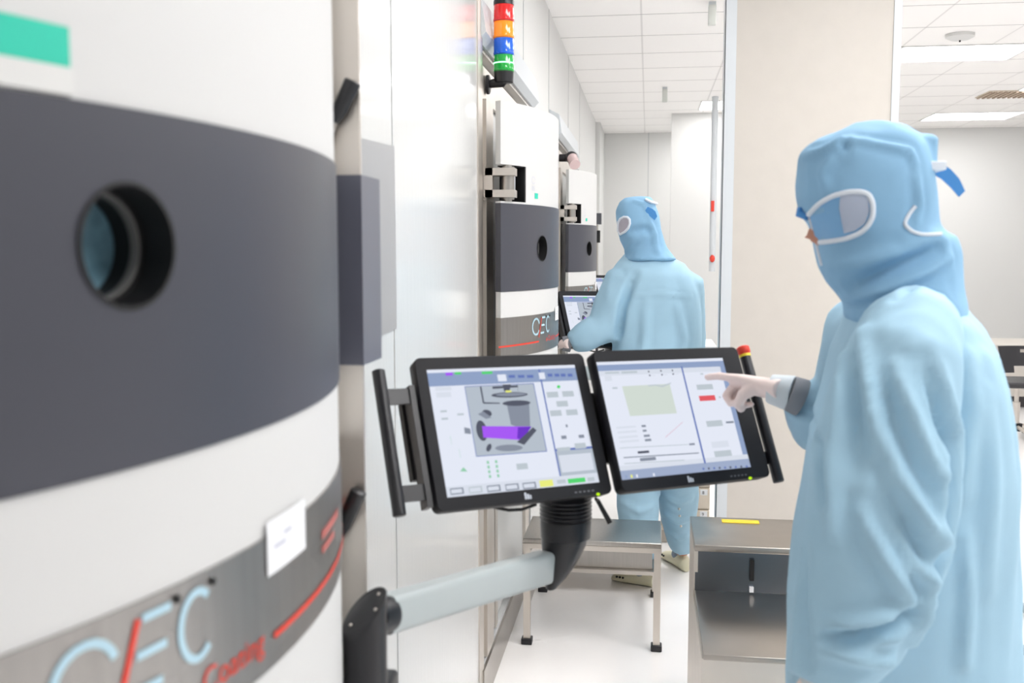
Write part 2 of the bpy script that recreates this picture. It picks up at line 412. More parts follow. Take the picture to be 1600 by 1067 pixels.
CHAM.append(make_door(0, 1.6652, 1.4054, 1.3043, 1.1801, 'coating chamber whose huge blurred curved door fills the left side of the photo', True))
CHAM.append(make_door(S, 1.7154, 1.4234, 1.3367, 1.2026, 'coating chamber with a curved door below the signal tower, second from the camera', False))
CHAM.append(make_door(2*S, 1.7154, 1.4234, 1.3367, 1.2026, 'smallest and farthest coating chamber with curved door, left of the farther person', False))
# chamber bodies behind the doors (steel frame, lower white body)
for i, off in enumerate((0, S, 2*S)):
    t = CHAM[i]
    fy0, fy1 = off+.43, off+1.79
    fb = MB()
    fb.box((WX+.001, fy0, .15), (PX-.006, fy0+.13, 2.17), M_STEELB); fb.box((WX+.001, fy1-.13, .15), (PX-.006, fy1, 2.17), M_STEELB)
    fb.box((WX+.001, fy0+.13, 2.06), (PX-.006, fy1-.13, 2.17), M_STEELB)
    fb.box((PX-.006, fy0+.045, .15), (PX+.008, fy0+.19, 2.06), M_STEELB)
    fb.build('steel_frame', t)
    MB().box((WX+.002, fy0+.13, .15), (PX-.02, fy1-.13, 2.06), M_WALL).build('body_panel', t)
    MB().box((PX-.02, fy0+.31, .15), (PX-.004, fy0+.36, .72), M_STEELB).build('vertical_rail', t)
    MB().box((PX-.02, fy0+.14, .16), (PX-.008, fy0+.30, .70), M_DOOR).build('lower_panel', t)
    hc = MB()
    y0, y1 = off+.40, off+1.96
    pr = [Vector((WX+.001, 0, 2.235)), Vector((WX+.05, 0, 2.235)), Vector((WX+.075, 0, 2.26)), Vector((WX+.06, 0, 2.37)), Vector((WX+.001, 0, 2.40))]
    hc.loft([[Vector((q.x, y, q.z)) for q in pr] for y in (y0, y1)], M_GUARD, smooth=False)
    hc.box((WX+.001, y0, 2.222), (WX+.04, y1, 2.236), M_STEELD)
    hc.build('header_cover', t)
# box column at the far edge of the nearest door: steel front, grey band on it
t = CHAM[0]
MB().box((-.52, 1.312, 0), (-.3885, 1.318, 2.9), M_STEELB).build('column_front', t)
MB().box((-.521, 1.309, 1.4054), (-.3865, 1.402, 1.665), M_BAND2).build('column_band', t)
# reflection in the glossy panel, painted as a flat pale grey sheet
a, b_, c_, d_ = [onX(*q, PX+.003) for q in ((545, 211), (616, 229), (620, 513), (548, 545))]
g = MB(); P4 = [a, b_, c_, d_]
g.loft([[q+Vector((-.002, 0, 0)) for q in P4], [q+Vector((.0005, 0, 0)) for q in P4]], M_REFL, smooth=False)
tag(g.build('painted_reflection'), 'painted pale grey reflection on the glossy wall panel beside the steel column', 'reflection')

# ------------------------------------------------------------------ signal tower
def signal_tower():
    x, y = -.489, 3.35; t = thing('signal_tower', 'stacked red, orange, blue and green signal light on the left wall', 'signal light', (PX, y, 2.12))
    r = .0345
    MB().lathe((x, y, 2.375), (0, 0, 1), [(0, r), (.012, r), (.02, r*.92), (.022, r*.5)], M_BLACK).build('cap', t)
    zz = 2.375
    for nm, rgb, em in (('red', (214, 22, 24), .25), ('orange', (246, 142, 10), .3), ('blue', (10, 92, 206), .25), ('green', (20, 160, 62), .25)):
        z0 = zz-.0545
        lens = MB().lathe((x, y, z0), (0, 0, 1), [(0, r), (.004, r*1.03), (.008, r*1.03), (.009, r*.985), (.053, r*.985), (.0545, r*.96)], mat(nm+'_lens', rgb, .12, coat=.6, emit=em), 28)
        lens = lens.build('lens_'+nm, t)
        if nm == 'green':
            MB().lathe((x, y, z0+.026), (0, 0, 1), [(0, r*1.0), (.002, r*1.02), (.004, r*1.0)], _glow('green_led', (150, 255, 190), 4.), 28, cap=False).build('lit_ring', lens)
        MB().lathe((x, y, z0+.001), (0, 0, 1), [(0, r*1.02), (.003, r*1.02)], mat(nm+'_rim', tuple(int(v*.6) for v in rgb), .3), 28).build('rim', lens)
        zz = z0
    MB().lathe((x, y, zz), (0, 0, -1), [(0, r*.98), (.034, r*.92), (.036, r*.8)], M_BLACK).build('base', t)
    MB().tube([(PX+.006, y, 2.118), (x-.035, y, 2.121), (x-.006, y, 2.124), (x, y, 2.135), (x, y, 2.15)], [.013, .015, .0175, .019, .021], M_BLACK, 18).build('bracket', t)
    MB().lathe((PX-.002, y, 2.117), (1, 0, 0), [(0, .032), (.008, .032), (.011, .026)], M_BLACK).build('wall_flange', t)
    return t
signal_tower()
t = thing('signal_lamp', 'black elbow with a clear lamp ring above the farthest chamber door', 'lamp', (PX, 6.15, 2.12))
MB().tube([(WX+.002, 6.15, 2.125), (-.50, 6.15, 2.125), (-.47, 6.13, 2.125)], [.022, .024, .03], M_BLACK).build('bracket', t)
MB().ell((-.475, 6.13, 2.125), (.038, .038, .038), M_BLACK).build('elbow', t)
MB().tube([(-.47, 6.12, 2.12), (-.448, 6.06, 2.075)], [.034, .034], mat('clear_pink', (222, 196, 196), .2, coat=.5)).build('lens', t)

# ------------------------------------------------------------------ operator console
RZ, RX, RY = .633502, -.44408492, .02739762
RM = Matrix.Rotation(RZ, 3, 'Z') @ Matrix.Rotation(RX, 3, 'X') @ Matrix.Rotation(RY, 3, 'Y')
CC = Vector((-.23353782, 1.73038011, 1.24657957)); OFFR = Vector((.33609472, -.02647562, -.00522006))
def L(x, y, z): return CC + RM @ Vector((x, y, z))
M4 = Matrix.Translation(CC) @ RM.to_4x4()
M4R = Matrix.Translation(CC + RM @ OFFR) @ RM.to_4x4()
M4.freeze()
def scr(px, py, mtx):       # pixel -> local coordinates on a screen plane
    inv = mtx.inverted(); o_ = inv @ O; d = inv.to_3x3() @ ray(px, py); k = -o_.y/d.y; p = o_+d*k; return p.x, p.z
def rrect(w_, h_, r, n=6):
    out = []
    for cx, cz, a in ((w_/2-r, h_/2-r, 0), (-w_/2+r, h_/2-r, 90), (-w_/2+r, -h_/2+r, 180), (w_/2-r, -h_/2+r, 270)):
        out += [(cx+r*math.cos(math.radians(a+90*i/n)), cz+r*math.sin(math.radians(a+90*i/n))) for i in range(n+1)]
    return out
SWW, SHH = .304, .228
def screen_canvas(mtx):
    mb = MB(); lay = [0]
    def rect(px0, py0, px1, py1, m):      # two opposite corners in the photo
        a, b_ = scr(px0, py0, mtx), scr(px1, py1, mtx)
        x0, x1 = sorted((a[0], b_[0])); z0, z1 = sorted((a[1], b_[1]))
        x0, x1 = max(x0, -SWW/2), min(x1, SWW/2); z0, z1 = max(z0, -SHH/2), min(z1, SHH/2)
        lay[0] += 1; y = -.0004-.00002*lay[0]
        mb.poly([mtx @ Vector(q) for q in ((x0, y, z0), (x1, y, z0), (x1, y, z1), (x0, y, z1))], m)
    def poly(pts, m):
        lay[0] += 1; y = -.0004-.00002*lay[0]
        q = [scr(*p, mtx) for p in pts]; mb.poly([mtx @ Vector((a[0], y, a[1])) for a in q], m)
    def full(m, x0=-SWW/2, z0=-SHH/2, x1=SWW/2, z1=SHH/2):
        lay[0] += 1; y = -.0004-.00002*lay[0]
        mb.poly([mtx @ Vector(q) for q in ((x0, y, z0), (x1, y, z0), (x1, y, z1), (x0, y, z1))], m)
    return mb, rect, poly, full
SW = _glow('white', (232, 237, 250), .93); SG = _glow('slate', (150, 168, 204), .9); SB = _glow('line_blue', (104, 124, 190), .9)
SGY = _glow('btn', (196, 206, 214), .9); SPIC = _glow('pic', (190, 200, 212), .88); SDK = _glow('dark', (96, 100, 116), .8)
SVIO = _glow('violet', (168, 92, 246), .95); SVD = _glow('violet_deep', (116, 60, 206), .9); SGR = _glow('green', (92, 220, 120), .9); SYE = _glow('yel', (236, 240, 130), .95)
SMD = _glow('mid', (146, 154, 170), .85); SLT = _glow('light', (222, 228, 240), .92); SRD = _glow('red', (232, 96, 104), .92); SPG = _glow('palegreen', (214, 224, 216), .92); SMG = _glow('mint', (150, 210, 176), .92)
def ui_left(mtx):
    mb, rect, poly, full = screen_canvas(mtx)
    full(SLT); full(SW, -SWW/2, .108, SWW/2, .114)
    full(SG, -SWW/2, .083, SWW/2, .108)
    full(SW, -SWW/2, -.096, .0717, .083); full(SB, .0717, -.096, .0747, .108)
    full(SW, .0747, -.045, .148, .083); full(SPIC, .0747, -.096, SWW/2, -.047); full(SLT, .078, -.090, .147, -.058)
    full(SB, .0747, -.050, SWW/2, -.046)
    def z(px, py): return 660+px/4.64, 560+py/4.64
    # zoomed-picture coordinates of each mark
    def R_(a, b_, c_, d_, m): rect(*z(a, b_), *z(c_, d_), m)
    def P_(pts, m): poly([z(*p) for p in pts], m)
    R_(165, 104, 220, 124, SVIO); R_(232, 100, 282, 116, SGR); R_(428, 96, 508, 112, SGR)
    R_(540, 118, 612, 165, SW); R_(840, 104, 892, 150, SW)
    for a in (622, 690, 755): R_(a, 122, a+50, 140, SB)
    for a in (905, 955, 1000, 1050): R_(a, 112, a+38, 132, SB)
    R_(90, 210, 210, 232, SLT); R_(96, 248, 210, 280, SLT)
    for x_, y_ in ((128, 378), (136, 432), (250, 400)): R_(x_, y_, x_+50, y_+12, SGY)
    # picture of the vacuum chamber
    P_([(303, 203), (806, 180), (903, 676), (388, 714)], SB); P_([(308, 207), (802, 185), (897, 671), (392, 709)], SPIC)
    P_([(505, 205), (690, 195), (692, 210), (508, 222)], SDK); P_([(580, 190), (640, 188), (630, 240), (590, 240)], SDK)
    R_(508, 215, 516, 260, SDK); R_(686, 200, 694, 250, SDK); R_(426, 205, 436, 325, SDK)
    def E_(cx, cy, rx, ry, m, rot=0):
        ca, sa = math.cos(rot), math.sin(rot)
        P_([(cx+rx*math.cos(k*math.pi/12)*ca-ry*math.sin(k*math.pi/12)*sa, cy+rx*math.cos(k*math.pi/12)*sa+ry*math.sin(k*math.pi/12)*ca) for k in range(24)], m)
    P_([(610, 335), (640, 480), (690, 500), (780, 495), (772, 330)], SMD)
    P_([(500, 265), (560, 300), (610, 335), (772, 330), (765, 290), (740, 255)], SPIC)
    E_(630, 265, 132, 20, SDK, -.03); E_(640, 262, 110, 13, SMD, -.03); R_(600, 234, 645, 246, SYE)
    P_([(440, 318), (560, 322), (560, 330), (440, 330)], SDK); E_(680, 325, 102, 20, SDK, -.03)
    E_(466, 398, 36, 24, SDK, .3); P_([(400, 405), (440, 385), (500, 430), (460, 440)], SMD)
    E_(428, 525, 76, 38, SDK, 1.35); P_([(430, 492), (780, 494), (700, 592), (440, 575)], SVIO); P_([(690, 500), (790, 495), (720, 592), (685, 580)], SVD)
    P_([(800, 500), (826, 522), (736, 628), (682, 608)], SDK); E_(480, 648, 30, 17, SDK, -1.2)
    E_(625, 650, 100, 24, SMD, -.02); P_([(300, 500), (345, 510), (350, 550), (305, 545)], SMD)
    # right column buttons
    E_(985, 207, 12, 12, SGR)
    for (x_, y_) in ((896, 246), (1008, 240), (966, 312), (920, 380), (1036, 374)): R_(x_, y_, x_+90, y_+36, SGY)
    R_(1002, 562, 1044, 584, SMD); R_(1128, 556, 1172, 576, SMD); R_(970, 650, 1072, 668, SGY); R_(1098, 618, 1186, 652, SGY); R_(1034, 480, 1052, 500, SMD)
    for (x_, y_) in ((198, 565), (262, 660)): R_(x_, y_, x_+12, y_+60, SMG)
    P_([(270, 820), (295, 790), (325, 822)], SMG)
    for k in range(4):
        R_(462+k*5, 745+k*34, 482+k*5, 765+k*34, SMG); R_(522+k*5, 740+k*34, 542+k*5, 760+k*34, SMG)
    R_(676, 766, 764, 802, SGY)
    for k, x_ in enumerate((195, 330, 462, 595, 720)): R_(x_, 945-k*10, x_+105, 982-k*10, SMD if k != 1 else SGY); R_(x_+8, 953-k*10, x_+92, 974-k*10, SLT)
    R_(842, 888, 948, 926, SYE); R_(1048, 876, 1180, 896, SGR); R_(970, 884, 1038, 904, SGY); R_(1190, 866, 1246, 888, SGY)
    return mb
def ui_right(mtx):
    mb, rect, poly, full = screen_canvas(mtx)
    full(SW); full(SG, -SWW/2, .096, SWW/2, .108); full(SLT, -SWW/2, .086, SWW/2, .096)
    full(SG, .140, -.095, SWW/2, .096)
    full(_glow('taskbar', (170, 184, 214), .85), -SWW/2, -.114, SWW/2, -.097); full(SLT, -SWW/2, -.097, SWW/2, -.088)
    def z(px, py): return 900+px/3.558, 530+py/3.558
    def R_(a, b_, c_, d_, m): rect(*z(a, b_), *z(c_, d_), m)
    def P_(pts, m): poly([z(*p) for p in pts], m)
    P_([(582, 152), (590, 152), (722, 690), (712, 690)], SB)
    P_([(255, 262), (520, 248), (560, 412), (300, 428)], SPG)
    P_([(400, 262), (440, 258), (480, 266), (530, 246), (526, 242), (478, 258), (438, 252), (400, 256)], SGY)
    for (x_, y_) in ((398, 176), (466, 172), (530, 170), (404, 198), (472, 194), (534, 190)): R_(x_, y_, x_+10, y_+8, SDK); R_(x_+14, y_+2, x_+36, y_+6, SLT)
    R_(160, 184, 240, 190, SGY); R_(250, 180, 340, 188, SGY); R_(156, 206, 200, 232, SLT); R_(200, 268, 230, 276, SGY)
    for (x_, y_, c_) in ((362, 478, 26), (368, 504, 24), (374, 532, 36), (380, 556, 38)): R_(x_, y_, x_+c_, y_+10, SMD); R_(x_-140, y_+10, x_-30, y_+13, SLT)
    R_(626, 580, 660, 588, SMD); P_([(240, 604), (620, 584), (622, 588), (242, 608)], SGY)
    P_([(262, 656), (680, 630), (682, 636), (264, 662)], SMD); R_(340, 624, 406, 632, SDK); R_(352, 662, 444, 672, SMD)
    P_([(266, 690), (600, 670), (601, 675), (267, 695)], SGY)
    P_([(494, 544), (590, 460), (593, 462), (497, 547)], _glow('pinkline', (230, 200, 215), .9))
    R_(666, 254, 762, 278, SGY); R_(680, 316, 776, 340, SRD); R_(720, 456, 816, 482, SGY); R_(830, 458, 876, 466, SMD)
    R_(748, 572, 850, 598, SLT); R_(764, 624, 866, 648, SGY); R_(688, 190, 706, 198, SGY); R_(790, 318, 804, 328, SGY)
    for x_, m in ((270, SG), (300, SYE), (330, SW), (424, SW)):
        R_(x_, 757-(x_-270)*.07, x_+14, 773-(x_-270)*.07, m)
    for k in range(9): R_(700+k*30, 716-k*1.6, 712+k*30, 726-k*1.6, SDK if k % 2 else SB)
    return mb
def monitor(parent, mtx, x0, x1, ui, name_side):
    cx = (x0+x1)/2; wd = x1-x0; fh = .2740
    mo = MB()
    prof = rrect(wd, fh, .012)
    rings = [[mtx @ Vector((cx+x*s_, y, z_*s_ + .0005)) for x, z_ in prof] for y, s_ in ((.045, .90), (.04, .93), (.028, .995), (.002, 1.), (-.0001, .994))]
    mo.loft(rings, M_BEZEL, smooth=False)
    y = -.0006
    def q(x0_, z0, x1_, z1, m): mo.poly([mtx @ Vector(v) for v in ((x0_, y, z0), (x1_, y, z0), (x1_, y, z1), (x0_, y, z1))], m)
    wm = mat('bezel_mark', (200, 205, 215), .5); gm = mat('bezel_small', (92, 92, 98), .5)
    q(-.006, -.131, -.002, -.119, wm); q(-.001, -.131, .003, -.122, wm); q(.004, -.131, .007, -.124, wm)
    for k in range(5): q(.096+k*.009, -.1295, .101+k*.009, -.1265, gm)
    mo = mo.build('monitor', parent)
    s_ = ui(mtx).build('screen', mo); s_['label'] = 'lit screen with '+name_side
    MB().ell(mtx @ Vector((.142 if 'vacuum' not in name_side else .143, -.002, -.136)), (.0035, .002, .003), _glow('led', (190, 240, 30), 1.)).build('power_light', mo)
    return mo
def console(label, right=True, base=Vector((0, 0, 0))):
    t = thing('control_console', label, 'control console', (-.535, 1.6, .5), 'dual screen consoles of the chambers')
    monitor(t, M4, -.1725, .1765, ui_left, 'a picture of a vacuum chamber with a violet beam')
    if right: monitor(t, M4R, -.155, .199-.002, ui_right, 'a chart and a red button')
    # rear support
    MB().box((-.19, .045, -.07), (.50 if right else .15, .062, .07), M_BLACKM, M4).build('back_rail', t)
    # left handle
    h = MB().tube([L(-.2365, .012, .121), L(-.2365, .012, .119), L(-.2365, .012, -.133), L(-.2365, .012, -.135)], [.008, .0115, .0115, .009], M_BLACK, 20).build('handle', t)
    for z_ in (.072, -.098): MB().box((-.228, .012, z_-.014), (-.18, .018, z_+.014), M_BLACK, M4).build('handle_bracket', h)
    MB().box((-.186, .008, -.125), (-.176, .04, .09), M_BLACK, M4).build('side_rail', t)
    if right:
        R0 = Vector((.5735, 0, 0))
        h = MB().tube([L(.573, .0, .118), L(.573, 0, -.149), L(.573, 0, -.151)], [.0115, .0115, .0095], M_BLACK, 20).build('handle', t)
        for z_ in (-.098, .06): MB().box((.535, .004, z_-.013), (.566, .012, z_+.013), M_BLACK, M4).build('handle_bracket', h)
        e = MB().tube([L(.573, 0, .118), L(.573, 0, .1235)], [.0122, .0122], M_YEL, 20).build('emergency_stop', h)
        e2 = MB().tube([L(.573, 0, .1235), L(.573, 0, .127), L(.573, 0, .139), L(.573, 0, .1415)], [.0105, .0135, .0135, .010], M_RED, 20).build('red_button', t)
        e2['label'] = 'red emergency stop button with a yellow collar on the right handle'
    # stylus and cable under the left monitor
    MB().tube([L(.150, .02, -.14), W(934, 782, 1.80), W(953, 817, 1.80)], [.003, .004, .005], M_BLACKM, 10).build('stylus', t)
    MB().tube([W(770, 792, 1.72), W(795, 797, 1.73), W(815, 796, 1.74), W(838, 788, 1.75)], .003, M_BLACKM, 8).build('cable', t)
    # bellows and neck
    top = W(884, 775, 1.83)
    ax = Vector((-.0, 0, -1))
    be = MB(); prof = []
    for k in range(6): prof += [(k*.0075, .0465), (k*.0075+.003, .0500), (k*.0075+.0055, .0465)]
    prof = [(-.03, .03), (-.005, .045)]+prof+[(.047, .0485), (.078, .0475), (.080, .043)]
    be.lathe(top, ax, prof, M_BLACK, 40); be.build('bellows', t)
    # elbow: horn-shaped neck
    rings = []
    for (px0, px1, py) in ((846, 918, 832), (846, 916, 850), (848, 908, 868), (849, 897, 886), (849, 885, 902), (853, 870, 917)):
        a_, b__ = W(px0, py, 1.83), W(px1, py, 1.83); c = (a_+b__)/2; r = (b__-a_).length/2
        d = (b__-a_).normalized()
        rings.append([c+d*r*math.cos(2*math.pi*k/24)+Vector((0, 1, 0))*max(r*.9, .02)*math.sin(2*math.pi*k/24) for k in range(24)])
    MB().loft(rings, M_BLACK).build('elbow', t)
    # boom: rounded rectangular tube
    A, B = W(600, 960, 1.26), W(850, 886, 1.80)
    d = (B-A).normalized(); n = d.cross(Vector((0, 0, 1))).normalized(); u = n.cross(d)
    pr = rrect(.038, .056, .009, 4)
    rings = [[p+n*x*k+u*z_*k for x, z_ in pr] for p, k in ((A, .93), (A+(B-A)*.5, 1.), (B, 1.08))]
    MB().loft(rings, M_ARM, smooth=True).build('boom', t)
    # wall-side joint
    J = W(570, 952, 1.215)
    def top_z(x, y): return J.z+.6*(x-J.x)+.6*(y-J.y)
    rj = .0285; rings = []
    for k_, mode in ((.98, 0), (1., 1), (1.03, 2), (1.03, 3), (.97, 4)):
        pr = []
        for q_ in range(36):
            a_ = 2*math.pi*q_/36; x_, y_ = J.x+rj*k_*math.cos(a_), J.y+rj*k_*math.sin(a_)
            pr.append(Vector((x_, y_, (J.z-.16, J.z-.06, top_z(x_, y_)-.012, top_z(x_, y_)-.002, top_z(x_, y_))[mode])))
        rings.append(pr)
    jb = MB().loft(rings, M_BLACK).build('pivot_housing', t)
    for k_ in (40, 220, 330):
        x_, y_ = J.x+.02*math.cos(math.radians(k_)), J.y+.02*math.sin(math.radians(k_))
        MB().ell((x_, y_, top_z(x_, y_)), (.0025, .0025, .002), M_STEELB, seg=10).build('screw', jb)
    MB().lathe(A-d*.025, d, [(0, .022), (.022, .026), (.03, .0255)], M_BLACK, 30).build('boom_collar', t)
    MB().box((J.x-.05, J.y-.02, J.z-.34), (J.x+.02, 1.31, J.z-.12), M_BLACK, bev=.006).build('wall_bracket', t)
    MB().lathe((J.x, J.y, J.z-.36), (0, 0, 1), [(0, .026), (.21, .0275)], M_BLACK, 30).build('pivot_column', t)
    return t
c1 = console('blurred dual screen console being touched by the nearer person')
c2 = console('console the farther person leans on, its left screen showing behind their arm', right=False); c2.location.y += S
c3 = console('farthest console, only a screen corner visible past the farthest chamber door', right=False); c3.location.y += 2*S
for c_, yy in ((c2, S), (c3, 2*S)):
    pass

# small things on the far wall
t = thing('wall_box', 'small dark grey box on a thin pole beyond the farthest chamber door', 'box', (-.5, 8.2, 1.8))
q = W(936, 341, 8.2)
MB().box((WX, 8.15, q.z-.05), (q.x+.02, 8.25, q.z+.04), mat('dark_grey_box', (80, 82, 88), .4)).build('housing', t)
MB().tube([Vector((q.x-.02, 8.2, q.z-.05)), Vector((q.x-.02, 8.2, .8))], .012, M_STEELD, 10).build('pole', t)
MB().box((q.x-.02, 8.18, q.z-.2), (q.x+.01, 8.22, q.z-.1), M_BLACKM).build('latch', t)
q0, q1 = W(1117, 183, 9.5), W(1117, 424, 9.5)
t = thing('service_pipe', 'pale vertical service pipe with red fittings between the recess wall and the pillar', 'pipe', (q0.x, 9.5, ZC))
MB().tube([Vector((q0.x, 9.5, ZC-.001)), Vector((q0.x, 9.5, q1.z))], .03, M_GUARD, 14).build('pipe', t)
q = W(1113.5, 322, 9.45); MB().box((q.x-.015, 9.44, q.z-.05), (q.x+.015, 9.5, q.z+.05), M_RED, bev=.004).build('red_tag', t)
q = W(1113, 404, 9.45); MB().ell((q.x, 9.46, q.z), (.025, .03, .035), M_RED).build('red_valve', t)

# ------------------------------------------------------------------ steel step bench
t = thing('step_bench', 'low stainless steel step bench behind the monitors, in front of the farther person', 'bench', (-.21, 4.0, 0))
x0, x1, yf, yr = -.475, .066, 3.76, 4.09
MB().box((x0, yf, .412), (x1, yr, .432), M_STEEL, bev=.004).build('top_plate', t)
ft = MB(); ft.box((x0, yf, .392), (x1, yf+.025, .412), M_STEELB).box((x0, yr-.02, .392), (x1, yr, .412), M_STEELB)
for x in (x0, x1-.025): ft.box((x, yf, .392), (x+.025, yr, .412), M_STEELB)
ft.build('top_frame', t)
for x in (x0+.002, x1-.029):
    for y in (yf+.002, 4.37):
        zt = .392 if y < 4 else .10
        l = MB().box((x, y, .02), (x+.027, y+.027, zt), M_STEELB).build('leg', t)
        MB().box((x-.008, y-.008, 0), (x+.035, y+.035, .025), M_BLACK, bev=.004).build('foot', l)
MB().box((x0, 4.365, .10), (x1, 4.80, .118), M_STEELB).box((x0, 4.40, .118), (x1, 4.79, .121), M_STEEL).build('lower_step', t)
MB().box((x0+.03, 4.395, .121), (x1-.03, 4.40, .205), M_STEEL).build('back_panel', t)
for x in (x0+.008, x1-.02): MB().box((x, yf+.03, .13), (x+.01, 4.37, .19), M_STEEL).box((x, 4.36, .1), (x+.01, 4.40, .19), M_STEELB).build('side_rail', t)

# ------------------------------------------------------------------ stainless steps / cabinet at right
t = thing('steel_step_unit', 'stainless steel step unit beside the nearer person, yellow strip on its top tread', 'step unit', (.4, 2.8, 0))
xa, xb = .147, .60
MB().box((xa, 2.90, .672), (xb, 3.22, .692), M_STEELD, bev=.003).build('top_tread', t)
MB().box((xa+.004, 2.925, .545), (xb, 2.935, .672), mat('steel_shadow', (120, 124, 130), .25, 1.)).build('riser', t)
MB().box((xa+.004, 2.45, .53), (xb, 2.93, .545), M_STEELD, bev=.002).build('lower_tread', t)
sd = MB()
pr = [(2.46, 0), (2.46, .53), (2.93, .53), (2.92, .672), (3.21, .672), (3.21, 0)]
sd.loft([[Vector((x, y, z)) for y, z in pr] for x in (xa, xa+.012)], M_STEELB, smooth=False); sd.build('side_panel', t)
sd = MB(); sd.loft([[Vector((x, y, z)) for y, z in pr] for x in (xb-.012, xb)], M_STEELB, smooth=False); sd.build('side_panel', t)
MB().box((xa+.012, 2.47, .36), (xb-.012, 2.48, .53), M_STEELB).box((xa+.012, 2.462, .15), (xb-.012, 2.47, .36), M_BLACKM).build('front_panel', t)
MB().box((xa+.012, 3.19, 0), (xb-.012, 3.2, .67), M_STEELD).build('rear_panel', t)
a_ = onZ(1127, 811, .693); b__ = onZ(1187, 818, .693)
MB().box((a_.x, b__.y, .6915), (b__.x, a_.y, .6935), M_YEL).build('yellow_strip', t)
q = W(1175, 880, 2.92)
MB().box((q.x-.006, 2.913, .585), (q.x+.006, 2.925, .648), M_BLACKM).box((q.x-.006, 2.913, .55), (q.x+.006, 2.925, .565), M_PAPER).build('latch', t)
q = W(1080, 1017, 2.46)
MB().box((xa-.012, 2.5, .37), (xa, 2.55, .385), M_STEELD).build('side_bolt', t)

# ------------------------------------------------------------------ drawer cabinet behind far person
t = thing('drawer_cabinet', 'beige drawer cabinet with number labels behind the legs of the farther person', 'cabinet', (.2, 5.3, 0))
cx0, cx1, cy = .09, .338, 5.2
MB().box((cx0, cy+.012, .07), (cx1, 5.6, 1.03), M_DRAW).build('carcass', t)
MB().box((cx0-.02, cy-.005, 1.03), (cx1+.02, 5.62, 1.06), M_PAPER).build('top_board', t)
zs_ = [.07, .193, .31, .43, .55, .67, .79, .91, 1.03]
for k in range(len(zs_)-1):
    d = MB().box((cx0, cy, zs_[k]+.004), (cx1, cy+.014, zs_[k+1]-.004), M_DRAW, bev=.0015).build('drawer', t)
    lb = MB().box((cx1-.05, cy-.002, zs_[k+1]-.04), (cx1-.012, cy, zs_[k+1]-.01), M_PAPER)
    n_ = len(zs_)-1-k
    text_mesh(lb, str(min(n_+1, 9)), .024, lambda x, z: Vector((x, cy-.003, z)), M_BLACKM, cx1-.04, zs_[k+1]-.034)
    lb.build('number_label', d)
for x in (cx0, cx1-.03):
    for y in (cy+.02, 5.55): MB().box((x, y, 0), (x+.03, y+.03, .07), M_STEELD).build('foot', t)

# ------------------------------------------------------------------ far right: office chair and low counter
t = thing('office_chair', 'black swivel chair at the right edge beyond the nearer person', 'chair', (3.16, 8.6, 0))
cxx, cyy = 3.05, 8.6
bk = MB(); prof = []
def chair_back(u, v):   # u across -1..1, v height 0..1
    return Vector((cxx+u*.24*(1-.12*(1-v)), cyy-.22-.05*u*u+.02+.03*v, .57+.215*v))
grid = []
hole = MB()
n = 24; Vv = {}
for side in (0, 1):
    for i in range(n+1):
        for j in range(9):
            p = chair_back(-1+2*i/n, j/8); p.y += side*.018; Vv[side, i, j] = bk.bm.verts.new(p)
fs = []
def keep(i, j): return not (9 <= i < 15 and j == 6) and not (j < 2 and 6 <= i < 18)
for i in range(n):
    for j in range(8):
        if not keep(i, j): continue
        for side in (0, 1):
            fs.append(bk.bm.faces.new([Vv[side, a, b_] for a, b_ in ((i, j), (i+1, j), (i+1, j+1), (i, j+1))]))
        for (di, dj, e) in ((-1, 0, ((i, j), (i, j+1))), (1, 0, ((i+1, j), (i+1, j+1))), (0, -1, ((i, j), (i+1, j))), (0, 1, ((i, j+1), (i+1, j+1)))):
            a, b_ = i+di, j+dj
            if a < 0 or a >= n or b_ < 0 or b_ >= 8 or not keep(a, b_):
                fs.append(bk.bm.faces.new([Vv[0, e[0][0], e[0][1]], Vv[0, e[1][0], e[1][1]], Vv[1, e[1][0], e[1][1]], Vv[1, e[0][0], e[0][1]]]))
bk._fin(fs, mat('chair_black', (48, 47, 50), .45), True); bk.build('backrest', t)
MB().box((cxx-.23, cyy-.22, .44), (cxx+.23, cyy+.22, .49), mat('chair_black', (48, 47, 50), .45), bev=.02).build('seat', t)
MB().tube([(cxx, cyy-.19, .65), (cxx, cyy-.2, .52), (cxx, cyy-.15, .435), (cxx, cyy, .43)], .012, M_STEELD, 10).build('back_strut', t)
MB().lathe((cxx-.005, cyy, .10), (0, 0, 1), [(0, .03), (.2, .03), (.2, .018), (.335, .018)], M_STEELB).build('gas_lift', t)
MB().lathe((cxx, cyy, .06), (0, 0, 1), [(0, .045), (.06, .05), (.065, .03)], M_BLACKM).build('hub', t)
for k in range(5):
    a = math.radians(200+72*k); e = Vector((cxx+.27*math.cos(a), cyy+.27*math.sin(a), .075))
    l = MB().tube([(cxx, cyy, .10), e], [.018, .011], M_STEELB, 10).build('leg', t)
    MB().lathe(e+Vector((-.018, 0, -.045)), (1, 0, 0), [(0, .028), (.036, .028)], M_BLACK, 16).tube([e, e-Vector((0, 0, .03))], .008, M_BLACK, 8).build('caster', l)
t = thing('low_counter', 'long pale counter with a dark plinth against the back wall', 'counter', (3.8, 10.5, 0))
MB().box((1.95, 10.2, .12), (6.3, 10.9, .60), mat('counter_beige', (200, 194, 186), .5)).build('carcass', t)
MB().box((1.9, 10.15, .60), (6.35, 10.95, .63), mat('counter_beige', (200, 194, 186), .5)).build('worktop', t)
MB().box((2.0, 10.3, 0), (6.25, 10.85, .12), mat('plinth_dark', (78, 74, 76), .5)).build('plinth', t)
q = onZ(1583, 646, .0)
t = thing('red_topped_post', 'small grey post with a red cap on the floor behind the chair', 'post', (q.x+.02, 9.0, 0))
